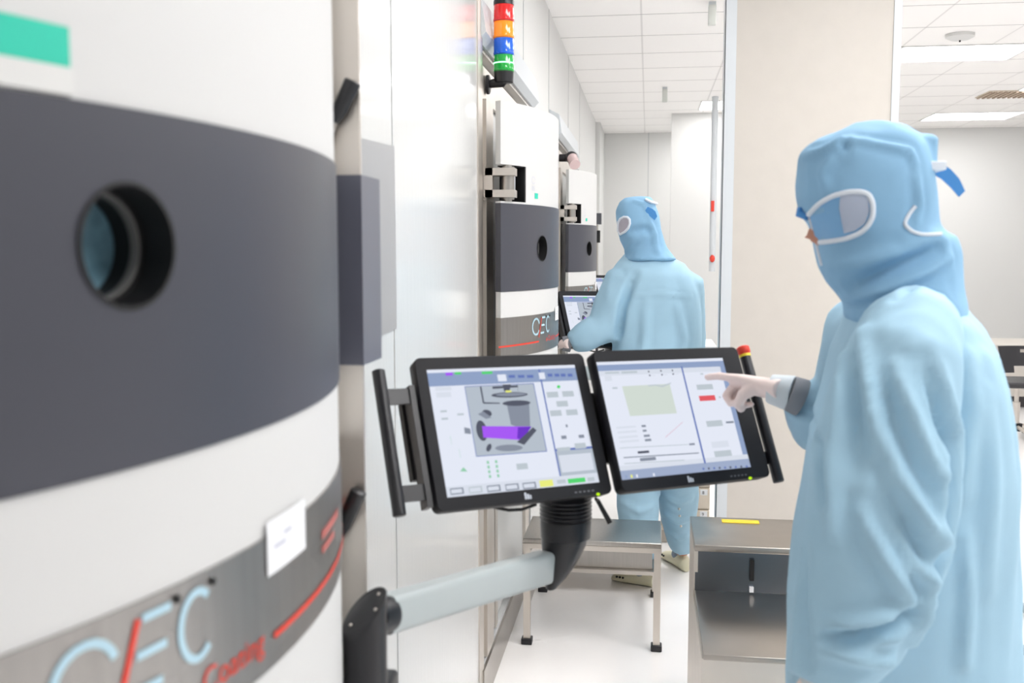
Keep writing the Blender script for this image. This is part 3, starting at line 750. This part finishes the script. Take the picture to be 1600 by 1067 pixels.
MB().lathe((q.x-.1, 9.0, 0), (0, 0, 1), [(0, .05), (.26, .05)], M_GUARD).build('body', t)
MB().lathe((q.x-.1, 9.0, .26), (0, 0, 1), [(0, .055), (.06, .055), (.08, .03)], M_RED).build('cap', t)
a_ = [onZ(x_, y_, .03) for x_, y_ in ((1560, 922), (1583, 938), (1604, 953), (1625, 975), (1630, 1000), (1612, 1012), (1590, 1018), (1560, 1022))]
tag(MB().tube(a_, .018, mat('hose_grey', (128, 128, 134), .45), 14).build('floor_hose'), 'curved grey hose on the white floor at the right edge', 'hose')


# ------------------------------------------------------------------ people
def ringpx(pxl, pxr, py, Y, b, exp=2.3, n=28, yaw=0., dy=0.):
    """closed cross-section between two outline pixels at depth Y; b = half size along the viewing depth"""
    A, B = W(pxl, py, Y), W(pxr, py+dy, Y); c = (A+B)/2; u = (B-A); a = u.length/2; u.normalize()
    v = Vector((-u.y, u.x, 0)).normalized(); out = []
    for k in range(n):
        t = 2*math.pi*k/n; ct, st = math.cos(t), math.sin(t)
        x = math.copysign(abs(ct)**(2/exp), ct)*a; y = math.copysign(abs(st)**(2/exp), st)*b
        out.append(c+u*x+v*y)
    return out
def remesh(o, vox, smooth=2, it=0.5):
    m1 = o.modifiers.new('r', 'REMESH'); m1.mode = 'VOXEL'; m1.voxel_size = vox; m1.use_smooth_shade = True
    m2 = o.modifiers.new('s', 'SMOOTH'); m2.factor = it; m2.iterations = smooth
    mats = list(o.data.materials); bake(o)
    for p in o.data.polygons: p.use_smooth = True; p.material_index = 0
def folds(o, amp, sc, seed=0., lines=(), zlim=None):
    """cloth creases: ridged noise plus drawn folds (points, height, half width)"""
    me = o.data; nr = [v.normal.copy() for v in me.vertices]
    org = o.matrix_world.translation if o.parent is None else o.parent.location
    segs = []; bv_ = bvh_of(o, org)
    for px_, Yf, h, wd in lines:
        pts = []
        for i in range(len(px_)-1):
            for k in range(5):
                f_ = k/5; pts.append(on_surf(bv_, px_[i][0]+(px_[i+1][0]-px_[i][0])*f_, px_[i][1]+(px_[i+1][1]-px_[i][1])*f_, 0)[0])
        pts = [p for p in pts if p is not None]
        for i in range(len(pts)-1): segs.append((pts[i], pts[i+1], h*math.sin(math.pi*(i+.7)/(len(pts)+.4))**.6, wd, (px_[0], h)))
    for v, n in zip(me.vertices, nr):
        p = v.co+org
        q = Vector((p.x*sc[0], p.y*sc[1], p.z*sc[2]))+Vector((seed, seed*1.7, 0))
        q += Vector((noise.noise(q*.6), noise.noise(q*.6+Vector((9, 0, 0))), 0))*.9
        d = (1-abs(noise.noise(q))*2.6)*amp + noise.noise(q*2.3)*amp*.35
        best = {}
        for a, b_, h, wd, li in segs:
            if (p-a).length > .15: continue
            ab = b_-a; L2 = ab.length_squared
            if L2 < 1e-9 or L2 > .02: continue
            k = max(0, min(1, (p-a).dot(ab)/L2)); dd = (p-a-ab*k).length
            if li not in best or dd < best[li][0]: best[li] = (dd, h, wd)
        for dd, h, wd in best.values():
            if dd < wd*3.5: d += h*(math.exp(-(dd/wd)**2)-.45*math.exp(-((dd-wd*1.6)/wd)**2))
        v.co += n*d
    me.update()
def bvh_of(o, off): 
    me = o.data
    return BVHTree.FromPolygons([v.co+off for v in me.vertices], [tuple(p.vertices) for p in me.polygons])
def on_surf(bvh, px, py, lift=.003):
    d = ray(px, py).normalized(); h = bvh.ray_cast(O, d)
    return (h[0]+h[1]*lift, h[1]) if h[0] is not None else (None, None)
def head_mesh(c, fdir, s_=1.):
    """head with face, looking along fdir"""
    f_ = fdir.normalized(); r_ = f_.cross(Vector((0, 0, 1))).normalized(); u_ = r_.cross(f_)
    mb = MB(); k = bmesh.ops.create_uvsphere(mb.bm, u_segments=40, v_segments=30, radius=1)
    def g(x, y, cx, cy, sx, sy): return math.exp(-((x-cx)/sx)**2-((y-cy)/sy)**2)
    for v in k['verts']:
        x, y, z = v.co; fx = max(0, y)
        jaw = 1-.28*max(0, -z-.1)
        X = x*.074*jaw; Yv = y*.095*(1-.1*max(0, -z)); Z = z*.118
        if y > 0:
            Yv += .026*g(x, z, 0, -.12, .13, .17)+.010*g(x, z, 0, .1, .1, .3) - .009*g(abs(x), z, .36, .1, .16, .1) + .006*g(abs(x), z, .35, .27, .3, .07)+.007*g(x, z, 0, -.48, .25, .06)+.006*g(x, z, 0, -.60, .22, .06)+.009*g(x, z, 0, -.82, .25, .12)
        X += math.copysign(.012, x)*g(abs(x), z, 1., -.05, .12, .25)*(1 if abs(y) < .25 else 0)
        v.co = c + (r_*X+f_*Yv+u_*Z)*s_
    mb._fin(mb.bm.faces[:], M_SKIN, True); return mb, (r_, f_, u_)
def glove(parent, wrist, pdir, pnorm, side, curls, s_=1., name='glove'):
    """hand in a glove: palm + five separately posed fingers. pdir = towards the fingers, pnorm = out of the back of the hand"""
    d = pdir.normalized(); n = (pnorm-d*pnorm.dot(d)).normalized(); t = d.cross(n)*side    # t towards the thumb side
    mb = MB(); 
    rings = []
    for q, w_, h_ in ((-.035, .027, .022), (0, .028, .021), (.03, .036, .019), (.06, .042, .017), (.085, .042, .0145), (.096, .038, .011)):
        c = wrist+d*q*s_
        rings.append([c+t*w_*s_*math.cos(2*math.pi*k/20)+n*h_*s_*math.sin(2*math.pi*k/20) for k in range(20)])
    mb.loft(rings, M_GLOVE)
    for i, (off, ln_, r) in enumerate(((.031, .078, .0092), (.011, .086, .0095), (-.010, .080, .0092), (-.030, .064, .0082))):
        p = wrist+(d*.085+t*off)*s_; a = 0; pts = [p-d*.012*s_, p]; cd = d+t*(off*1.2)
        cd.normalize()
        for j, fr in enumerate((.45, .30, .25)):
            a += math.radians(curls[i][j]); dir_ = cd*math.cos(a)-n*math.sin(a); p = p+dir_*ln_*fr*s_; pts.append(p)
        fine = []; rr = []
        for j in range(len(pts)-1):
            for m_ in range(4): fine.append(pts[j].lerp(pts[j+1], m_/4)); rr.append((r*(1-.07*j)+(.0008 if m_ == 0 else 0))*s_)
        fine += [pts[-1], pts[-1]+(pts[-1]-pts[-2]).normalized()*.005*s_]; rr += [r*.74*s_, r*.42*s_]
        mb.tube(fine, rr, M_GLOVE, 14)
    # thumb leaves the side of the palm near its base
    p = wrist+(d*.022+t*.026-n*.006)*s_; pts = [p-t*.01*s_]; ta = curls[4]
    for j, fr in enumerate((.032, .025, .018) if hasattr(ta[0], '__len__') else (.04, .034, .028)):
        if hasattr(ta[j], '__len__'): dir_ = (d*ta[j][0]+t*ta[j][1]+n*ta[j][2]).normalized()
        else: a = math.radians(ta[j]); dir_ = (d*math.cos(a)+t*math.sin(a)-n*.35).normalized()
        pts.append(pts[-1]+dir_*fr*s_)
    mb.tube(pts+[pts[-1]+(pts[-1]-pts[-2]).normalized()*.004], [r*s_ for r in (.016, .0125, .0108, .0095, .005)], M_GLOVE, 14)
    o = mb.build(name, parent); remesh(o, .0028*s_, 2, .5)
    return o
def shoe(parent, toe, heel, s_=1.):
    d = (toe-heel); ln_ = d.length; d.normalize(); n = Vector((-d.y, d.x, 0)); rings = []
    for q, w_, h_ in ((-.01, .018, .03), (.03, .032, .065), (.18, .035, .085), (.4, .036, .080), (.6, .044, .058), (.8, .047, .046), (.93, .036, .034), (1., .014, .018)):
        c = heel+d*q*ln_; pr = []
        for k in range(16):
            a = 2*math.pi*k/16; pr.append(c+n*w_*math.cos(a)+Vector((0, 0, max(.0, h_*.5+h_*.5*math.sin(a)))))
        rings.append(pr)
    o = MB().loft(rings, M_SHOE).build('shoe', parent)
    sub = o.modifiers.new('s', 'SUBSURF'); sub.levels = 1; sub.render_levels = 1; bake(o)
    for v in o.data.vertices: v.co.z = max(v.co.z+parent.location.z, .001)-parent.location.z
    p = MB(); p.ell(heel+d*.33*ln_+Vector((0, 0, .065)), (.038, .038, .035), M_SHOEG); u = p.build('shoe_upper', o)
    h = MB()
    for k in range(3): h.ell(heel+d*(.66+.07*k)*ln_+n*(.043)+Vector((0, 0, .033)), (.006, .006, .005), M_BLACKM, seg=8)
    h.build('vent_holes', o)
    return o
ptsW = lambda L_, Y: [W(x, y, Y) for x, y in L_]

# ---- nearer person -------------------------------------------------
def near_person():
    body_loc = Vector((.43, 1.72, 0)); Y0 = 1.72
    hd, ax = head_mesh(W(1258, 372, 1.69)-Vector((-1, .1, -.12)).normalized()*.107+Vector((0, 0, .012)), Vector((-1, .1, -.12)), .88)
    bm_ = hd
    # body under the clothes: one continuous surface
    bm_.tube([Vector((.375, 1.70, 1.60)), Vector((.40, 1.71, 1.50)), Vector((.42, 1.72, 1.42))], [.058, .060, .075], M_SKIN, 20)
    bm_.loft([ringpx(1350, 1510, 500, Y0, .14), ringpx(1320, 1530, 600, Y0, .16), ringpx(1300, 1540, 750, Y0, .14), ringpx(1290, 1545, 900, Y0, .14), ringpx(1280, 1550, 1050, Y0, .15), ringpx(1285, 1545, 1120, Y0, .14)], M_SKIN)
    SHR = Vector((.41, 1.90, 1.41)); ELR = Vector((.40, 2.0, 1.19)); WRR = W(1226, 611, 1.90)
    bm_.tube([Vector((.43, 1.75, 1.43)), SHR, SHR.lerp(ELR, .5), ELR, ELR.lerp(WRR, .5), WRR], [.05, .048, .042, .036, .033, .025], M_SKIN, 16)
    bm_.tube([W(1425, 520, 1.6), W(1410, 560, 1.50), W(1385, 760, 1.47), W(1360, 880, 1.46), W(1320, 980, 1.44), W(1280, 1062, 1.42)], [.05, .05, .042, .037, .033, .026], M_SKIN, 16)
    for y_, xo in ((1.64, 0), (1.81, .02)):
        bm_.tube([Vector((.44+xo, y_, .95)), Vector((.43+xo, y_, .5)), Vector((.45+xo, y_, .08))], [.075, .055, .038], M_SKIN, 16)
    person = bm_.build('person', loc=body_loc); remesh(person, .006, 1)
    tag(person, 'nearer person in a light blue hooded coverall pointing at the screen with a gloved hand', 'person')
    P = person
    # coverall
    cv = MB()
    prof = [(1338, 1494, 462, .090), (1326, 1505, 482, .105), (1322, 1520, 505, .150), (1305, 1540, 545, .180), (1293, 1556, 600, .195), (1275, 1566, 660, .2), (1262, 1574, 720, .198),
            (1248, 1577, 800, .192), (1238, 1579, 880, .19), (1233, 1580, 960, .192), (1231, 1583, 1067, .2), (1236, 1580, 1130, .195)]
    cv.loft([ringpx(a, b_, y, Y0, d) for a, b_, y, d in prof], M_CLOTH)
    cv.tube([W(1440, 500, 1.58), W(1425, 520, 1.54), W(1410, 560, 1.50), W(1392, 640, 1.475), W(1376, 740, 1.46), W(1362, 850, 1.45), W(1352, 920, 1.445), W(1325, 990, 1.44), W(1296, 1045, 1.43), W(1285, 1072, 1.42)],
            [.055, .072, .082, .089, .097, .098, .090, .078, .062, .050], M_CLOTH, 24)
    cv.tube([Vector((.44, 1.78, 1.41)), SHR, SHR.lerp(ELR, .5), ELR, ELR.lerp(WRR, .45)+Vector((0, 0, -.012)), W(1258, 624, 1.90)], [.09, .083, .082, .074, .062, .044], M_CLOTH, 24)
    for y_, xo in ((1.635, 0), (1.815, .02)):
        cv.tube([Vector((.435+xo, y_, .95)), Vector((.43+xo, y_, .5)), Vector((.45+xo, y_, .2)), Vector((.45+xo, y_, .10))], [.105, .09, .08, .062], M_CLOTH, 24)
    cv = cv.build('coverall', P); remesh(cv, .0085, 3)
    Lf = lambda L_, Y, h, wd: (L_, Y, h, wd)
    folds(cv, .0035, (9, 9, 3.0), 3.1, [
        Lf([(1440, 560), (1462, 620), (1484, 690), (1482, 760), (1474, 850), (1452, 930)], 0, -.034, .012),
        Lf([(1345, 800), (1385, 880), (1430, 950)], 0, .022, .013), Lf([(1372, 650), (1400, 740), (1440, 810), (1474, 850)], 0, .020, .014),
        Lf([(1392, 570), (1430, 670), (1470, 760)], 0, .018, .012), Lf([(1420, 560), (1450, 640), (1478, 710)], 0, -.012, .009),
        Lf([(1292, 998), (1340, 992), (1390, 980), (1430, 960)], 0, -.024, .010), Lf([(1300, 976), (1350, 968), (1400, 950)], 0, .010, .012),
        Lf([(1318, 560), (1306, 700), (1300, 860)], 0, .012, .014), Lf([(1270, 640), (1286, 720), (1292, 800)], 0, -.012, .010),
        Lf([(1345, 520), (1362, 620), (1372, 720)], 0, .012, .013), Lf([(1330, 560), (1338, 660), (1340, 760)], 0, -.010, .011),
        Lf([(1290, 1012), (1340, 1026), (1400, 1034)], 0, .016, .012), Lf([(1420, 880), (1452, 900), (1440, 960), (1420, 1010)], 0, .016, .012),
        Lf([(1400, 780), (1430, 840), (1455, 900)], 0, -.014, .010), Lf([(1500, 480), (1520, 640), (1500, 800)], 0, .010, .018), Lf([(1540, 560), (1552, 760), (1545, 960)], 0, .008, .018),
        Lf([(1510, 840), (1515, 940), (1505, 1060)], 0, .010, .012), Lf([(1262, 860), (1258, 950), (1262, 1060)], 0, -.010, .012), Lf([(1400, 470), (1440, 440), (1498, 425)], 0, -.008, .009)])
    # seams of the coverall
    # glove of the hanging hand
    wl = W(1287, 1058, 1.42)
    glove(P, wl, Vector((-.25, -.05, -1)), Vector((-.2, -1, .1)), -1, ((20, 25, 15), (24, 28, 18), (28, 30, 18), (32, 30, 20), (35, 20, 10)), name='glove')
    MB().tube([wl+Vector((.006, .0, .03)), wl+Vector((0, 0, -.01))], [.036, .034], M_CUFF, 20).build('cuff', P)
    # pointing hand
    wr = W(1203, 607, 1.90); tip = W(1113, 592, 2.025)
    dr = (tip-wr).normalized()
    gl = glove(P, wr, dr, Vector((.1, .6, .85)), -1, ((2, 10, 8), (68, 80, 45), (70, 78, 45), (72, 80, 45), ((.6, .1, -.6), (.55, -.4, -.7), (.1, -.9, -.3))), s_=.93)
    k = tip-W(1196, 606, 1.985)
    for (p0, p1, r0, r1, m_, nm) in ((W(1203, 607, 1.90), W(1238, 615, 1.885), .0285, .034, M_CUFF, 'knit_cuff'), (W(1232, 613, 1.885), W(1254, 622, 1.885), .0335, .036, M_CUFFD, 'grey_sleeve_end')):
        MB().tube([p0, p0.lerp(p1, .1), p0.lerp(p1, .9), p1], [r0*.95, r0, r1, r1*.97], m_, 24).build(nm, P)
    # hood
    hp = [(1362, 1400, 191, .03), (1330, 1418, 197, .056), (1298, 1434, 210, .076), (1264, 1447, 227, .090), (1250, 1452, 243, .098), (1247, 1456, 275, .103), (1246, 1459, 310, .104),
          (1250, 1461, 334, .103), (1266, 1463, 350, .101), (1270, 1470, 362, .100), (1272, 1488, 370, .099), (1276, 1496, 392, .098), (1282, 1498, 418, .096), (1293, 1501, 440, .097), (1308, 1504, 458, .100), (1320, 1507, 474, .106), (1322, 1508, 490, .112), (1326, 1508, 500, .118)]
    Yh = 1.70
    hood = MB(); hood.loft([ringpx(a, b_, y, Yh, d, 2.25, 40, dy=(6 if y < 250 else 0)) for a, b_, y, d in hp], M_CLOTH2)
    hood.box(W(1437, 262, 1.66), W(1452, 216, 1.72), M_CLOTH2, bev=.006)
    hood = hood.build('hood', P); remesh(hood, .006, 3)
    Yn = 1.60
    folds(hood, .003, (13, 13, 9), 7.7, [
        Lf([(1318, 218), (1370, 225), (1420, 236), (1432, 262)], Yn+.02, .007, .007), Lf([(1258, 245), (1300, 228), (1330, 212)], Yn+.02, .006, .007),
        Lf([(1330, 448), (1380, 425), (1440, 400), (1470, 385)], Yn, -.016, .011), Lf([(1320, 468), (1390, 455), (1450, 425), (1490, 400)], Yn, .010, .009),
        Lf([(1290, 300), (1285, 270), (1300, 250)], Yn, .006, .01), Lf([(1430, 270), (1436, 320), (1430, 352)], Yn+.02, .006, .007),
        Lf([(1300, 420), (1350, 410), (1400, 390)], Yn, .006, .012), Lf([(1325, 240), (1318, 225), (1325, 212)], Yn, -.006, .006)])
    bv = bvh_of(hood, P.location)
    def trim(px, r, nm, m_, closed=False, lift=.002, flat=None):
        pts = []
        for i in range(len(px)-(0 if closed else 1)):
            a, b_ = px[i], px[(i+1) % len(px)]
            for k in range(4):
                q, _n = on_surf(bv, a[0]+(b_[0]-a[0])*k/4, a[1]+(b_[1]-a[1])*k/4, lift)
                if q is not None: pts.append(q)
        for _ in range(2):
            pts = [pts[i] if (not closed and i in (0, len(pts)-1)) else (pts[i-1]+pts[i]*2+pts[(i+1) % len(pts)])/4 for i in range(len(pts))]
        return MB().tube(pts, r, m_, 10, closed=closed).build(nm, P)
    eye = [(1264, 335), (1280, 318), (1300, 306), (1325, 300), (1345, 299), (1358, 304), (1364, 318), (1364, 338), (1356, 354), (1343, 365), (1322, 373), (1298, 377), (1276, 379)]
    ln_ = []
    cen, _n = on_surf(bv, 1318, 338, .001)
    lens = MB(); ringv = []
    for rr_ in (1., .66, .33):
        row = []
        for (x, y) in eye:
            q, _n = on_surf(bv, 1318+(x-1318)*rr_*.98, 338+(y-338)*rr_*.98, .0012)
            row.append(q if q is not None else cen)
        ringv.append(row)
    lens.loft(ringv+[[cen+(p-cen)*.05 for p in ringv[2]]], mat('eye_panel', (122, 172, 214), .35), cap=False)
    lens.build('eye_panel', P)
    trim(eye, .0042, 'eye_piping', M_TRIM, False, .001)
    gr = [(1314, 306), (1330, 303), (1346, 304), (1356, 310), (1358, 330), (1352, 348), (1336, 360), (1320, 364), (1316, 345), (1312, 325)]
    gm = []; c2_, _n = on_surf(bv, 1336, 332, .0030)
    for rr_ in (1., .6, .25):
        gm.append([on_surf(bv, 1336+(x-1336)*rr_, 332+(y-332)*rr_, .0026)[0] or c2_ for x, y in gr])
    MB().loft(gm, M_LENS, cap=True).build('goggle_window', P)['label'] = 'grey translucent goggle window inside the white piped eye opening'
    trim([(1470, 366), (1440, 367), (1424, 362), (1412, 350), (1420, 334), (1434, 318)], .0030, 'ear_piping', M_TRIM, False, .001)
    trim([(1266, 340), (1271, 356), (1275, 372), (1279, 392), (1287, 422)], .0028, 'face_piping', M_TRIM, False, .001)
    q = W(1250, 330, Yh-.02); MB().tube([q+Vector((0, 0, .006)), q+Vector((-.001, 0, -.004)), W(1262, 340, Yh-.03)], [.005, .007, .005], M_CLOTHD, 10).build('nose_clip', P)
    # strap flying from the back of the hood
    sp_ = [(1448, 256, 26), (1462, 262, 22), (1478, 272, 21), (1492, 286, 19), (1503, 303, 13)]
    rings = []
    for x, y, w_ in sp_:
        dx = .7; a, b_ = W(x+w_*.35, y-w_*.35, Yh), W(x-w_*.35, y+w_*.35, Yh)
        rings.append([a+Vector((0, -.002, 0)), b_+Vector((0, -.002, 0)), b_+Vector((0, .002, 0)), a+Vector((0, .002, 0))])
    MB().loft(rings, M_CLOTHD, smooth=False).build('hood_strap', P)
    MB().box(W(1437, 266, Yh-.06), W(1457, 258, Yh+.02), M_TRIM, bev=.002).build('strap_buckle', P)
    for y_, xo in ((1.635, 0), (1.815, .02)): shoe(P, Vector((.27+xo, y_+.02, 0)), Vector((.53+xo, y_-.01, 0)))
    return P
near_person()

# ---- farther person ------------------------------------------------
def far_person():
    loc = Vector((.05, 4.5, 0)); Y0 = 4.5
    fd = Vector((-.75, .66, -.18))
    hd, ax = head_mesh(Vector((-.04, 4.48, 1.67)), fd, .80)
    b = hd
    b.tube([Vector((-.02, 4.49, 1.60)), Vector((.0, 4.5, 1.5)), Vector((.03, 4.5, 1.40))], [.06, .06, .08], M_SKIN, 20)
    b.loft([ringpx(975, 1070, 425, Y0, .10), ringpx(960, 1080, 470, Y0, .13), ringpx(965, 1075, 580, Y0, .11), ringpx(965, 1080, 680, Y0, .12), ringpx(970, 1075, 730, Y0, .12)], M_SKIN)
    SL, EL_, WL = W(968, 450, 4.45), W(940, 515, 4.42), W(884, 536, 4.40)
    b.tube([W(990, 440, 4.5), SL, SL.lerp(EL_, .5), EL_, EL_.lerp(WL, .5), WL], [.05, .05, .042, .037, .034, .026], M_SKIN, 14)
    SR, ER, WR = W(1072, 450, 4.52), W(1078, 540, 4.62), W(1040, 560, 4.84)
    b.tube([W(1050, 440, 4.5), SR, SR.lerp(ER, .5), ER, ER.lerp(WR, .5), WR], [.05, .05, .042, .037, .033, .026], M_SKIN, 14)
    HL, KL, AL = W(1000, 690, 4.5), W(997, 800, 4.52), Vector((-.02, 4.58, .09))
    HR, KR, AR = W(1055, 690, 4.55), W(1060, 790, 4.66), Vector((.185, 4.78, .09))
    for h_, k_, a_ in ((HL, KL, AL), (HR, KR, AR)): b.tube([h_, h_.lerp(k_, .5), k_, k_.lerp(a_, .4), a_], [.085, .075, .056, .054, .038], M_SKIN, 16)
    P = b.build('person', loc=loc); remesh(P, .009, 1)
    tag(P, 'farther person in a pale blue coverall seen from behind, leaning on the second console', 'person')
    cv = MB()
    prof = [(978, 1040, 394, .075), (972, 1056, 404, .095), (962, 1070, 414, .115), (952, 1082, 430, .14), (950, 1090, 455, .155), (955, 1094, 490, .155), (958, 1095, 530, .15), (956, 1092, 580, .15), (955, 1090, 640, .15), (958, 1088, 700, .15), (962, 1086, 730, .14)]
    cv.loft([ringpx(a, c, y, Y0, d) for a, c, y, d in prof], M_CLOTH)
    cv.tube([W(990, 432, 4.5), SL+Vector((.01, 0, .02)), SL.lerp(EL_, .5), EL_, EL_.lerp(WL, .55), WL+Vector((.025, 0, 0))], [.07, .082, .080, .076, .066, .046], M_CLOTH, 20)
    cv.tube([W(1050, 436, 4.5), SR+Vector((0, 0, .01)), SR.lerp(ER, .5), ER, ER.lerp(WR, .55), WR], [.075, .078, .075, .07, .062, .048], M_CLOTH, 20)
    cv.tube([HL, HL.lerp(KL, .5), W(995, 792, 4.5), KL.lerp(AL, .35), KL.lerp(AL, .75), AL+Vector((0, 0, .03))], [.115, .105, .098, .09, .082, .07], M_CLOTH, 20)
    cv.tube([HR, HR.lerp(KR, .5), KR, KR.lerp(AR, .35), KR.lerp(AR, .75), AR+Vector((0, 0, .03))], [.11, .10, .092, .082, .068, .06], M_CLOTH, 20)
    cv = cv.build('coverall', P); remesh(cv, .012, 2)
    Lf = lambda L_, Y, h, wd: (L_, Y, h, wd)
    folds(cv, .006, (6, 6, 3.6), 11.3, [Lf([(992, 430), (972, 480), (966, 530)], 4.34, -.022, .02), Lf([(1010, 470), (1008, 520), (1002, 560)], 4.34, .010, .02),
        Lf([(1030, 770), (1060, 785), (1085, 775)], 4.56, .012, .016), Lf([(1032, 800), (1060, 815), (1082, 808)], 4.56, .012, .016), Lf([(970, 785), (1000, 800), (1022, 790)], 4.4, .010, .016),
        Lf([(1040, 830), (1060, 842), (1076, 838)], 4.58, .012, .014), Lf([(975, 463), (1030, 459), (1092, 466)], 4.34, .005, .008), Lf([(1060, 480), (1070, 530), (1060, 570)], 4.36, .012, .018)])
    hp = [(988, 1004, 306, .03), (976, 1016, 309, .06), (968, 1023, 316, .082), (963, 1027, 328, .094), (962, 1030, 344, .10), (965, 1032, 358, .10), (969, 1036, 372, .096), (973, 1040, 384, .092), (977, 1046, 394, .094), (978, 1054, 402, .10), (974, 1060, 407, .108)]
    hood = MB(); hood.loft([ringpx(a, c, y, 4.48, d, 2.2, 32) for a, c, y, d in hp], M_CLOTH2)
    hood = hood.build('hood', P); remesh(hood, .009, 2)
    folds(hood, .004, (11, 11, 8), 21.7, [Lf([(990, 312), (1005, 318), (1012, 330)], 4.40, .008, .010), Lf([(988, 362), (1005, 358), (1018, 362)], 4.38, -.014, .016), Lf([(1012, 335), (1022, 365), (1028, 398)], 4.38, .010, .014), Lf([(978, 395), (988, 380), (1000, 372)], 4.4, .008, .012)])
    bv = bvh_of(hood, P.location)
    eye = [(967, 347), (970, 342), (975, 339), (981, 339.5), (984, 343), (984.5, 349), (982, 356), (977, 362), (970, 366), (966.5, 360)]
    c_, _n = on_surf(bv, 975, 351, .002)
    rows = [[(on_surf(bv, 975+(x-975)*k, 351+(y-351)*k, .003)[0] or c_) for x, y in eye] for k in (1., .5, .1)]
    MB().loft(rows, mat('goggle_grey', (178, 172, 182), .25)).build('goggle_window', P)
    pts = [p for p in rows[0]]
    MB().tube(pts, .0055, M_TRIM, 10, closed=True).build('eye_piping', P)
    st = MB()
    for pl, r in (([(1008, 312), (1015, 316), (1023, 318)], .013),):
        st.tube([(on_surf(bv, x, y, .004)[0] or W(x, y, 4.42)) for x, y in pl], r, M_TRIM, 10, flat=.5)
    st.build('hood_patch', P)
    st = MB()
    rings = []
    for x, y, w_ in ((1010, 326, 5), (1016, 331, 8), (1021, 335, 8), (1025, 341, 5)):
        a, c = W(x+w_*.4, y-w_*.6, 4.39), W(x-w_*.4, y+w_*.6, 4.39)
        rings.append([a, c, c+Vector((0, .004, 0)), a+Vector((0, .004, 0))])
    st.loft(rings, M_CLOTHD, smooth=False); st.build('hood_strap', P)
    glove(P, W(880, 537, 4.39), Vector((-.8, .5, -.1)), Vector((0, -.4, 1)), 1, ((35, 40, 25), (40, 42, 25), (42, 45, 25), (45, 45, 25), (35, 10, -5)))
    MB().tube([W(878, 537, 4.39), W(890, 537, 4.40)], [.032, .038], M_CUFFD, 16).build('grey_sleeve_end', P)
    glove(P, WR, Vector((-.5, .8, -.1)), Vector((0, -.2, 1)), -1, ((25, 30, 20), (28, 30, 20), (30, 32, 20), (32, 32, 20), (30, 10, 0)))
    shoe(P, onZ(956, 905, 0)+Vector((0, .0, 0)), Vector((.055, 4.50, 0)))
    shoe(P, Vector((.10, 4.98, 0)), Vector((.205, 4.74, 0)))
    pk = MB()
    for x, y in ((1061, 795), (1062, 806), (1064, 822)):
        pk.ell(W(x, y, 4.55), (.006, .006, .006), M_STEELB, seg=8)
    pk.build('snap_buttons', P)
    return P
far_person()
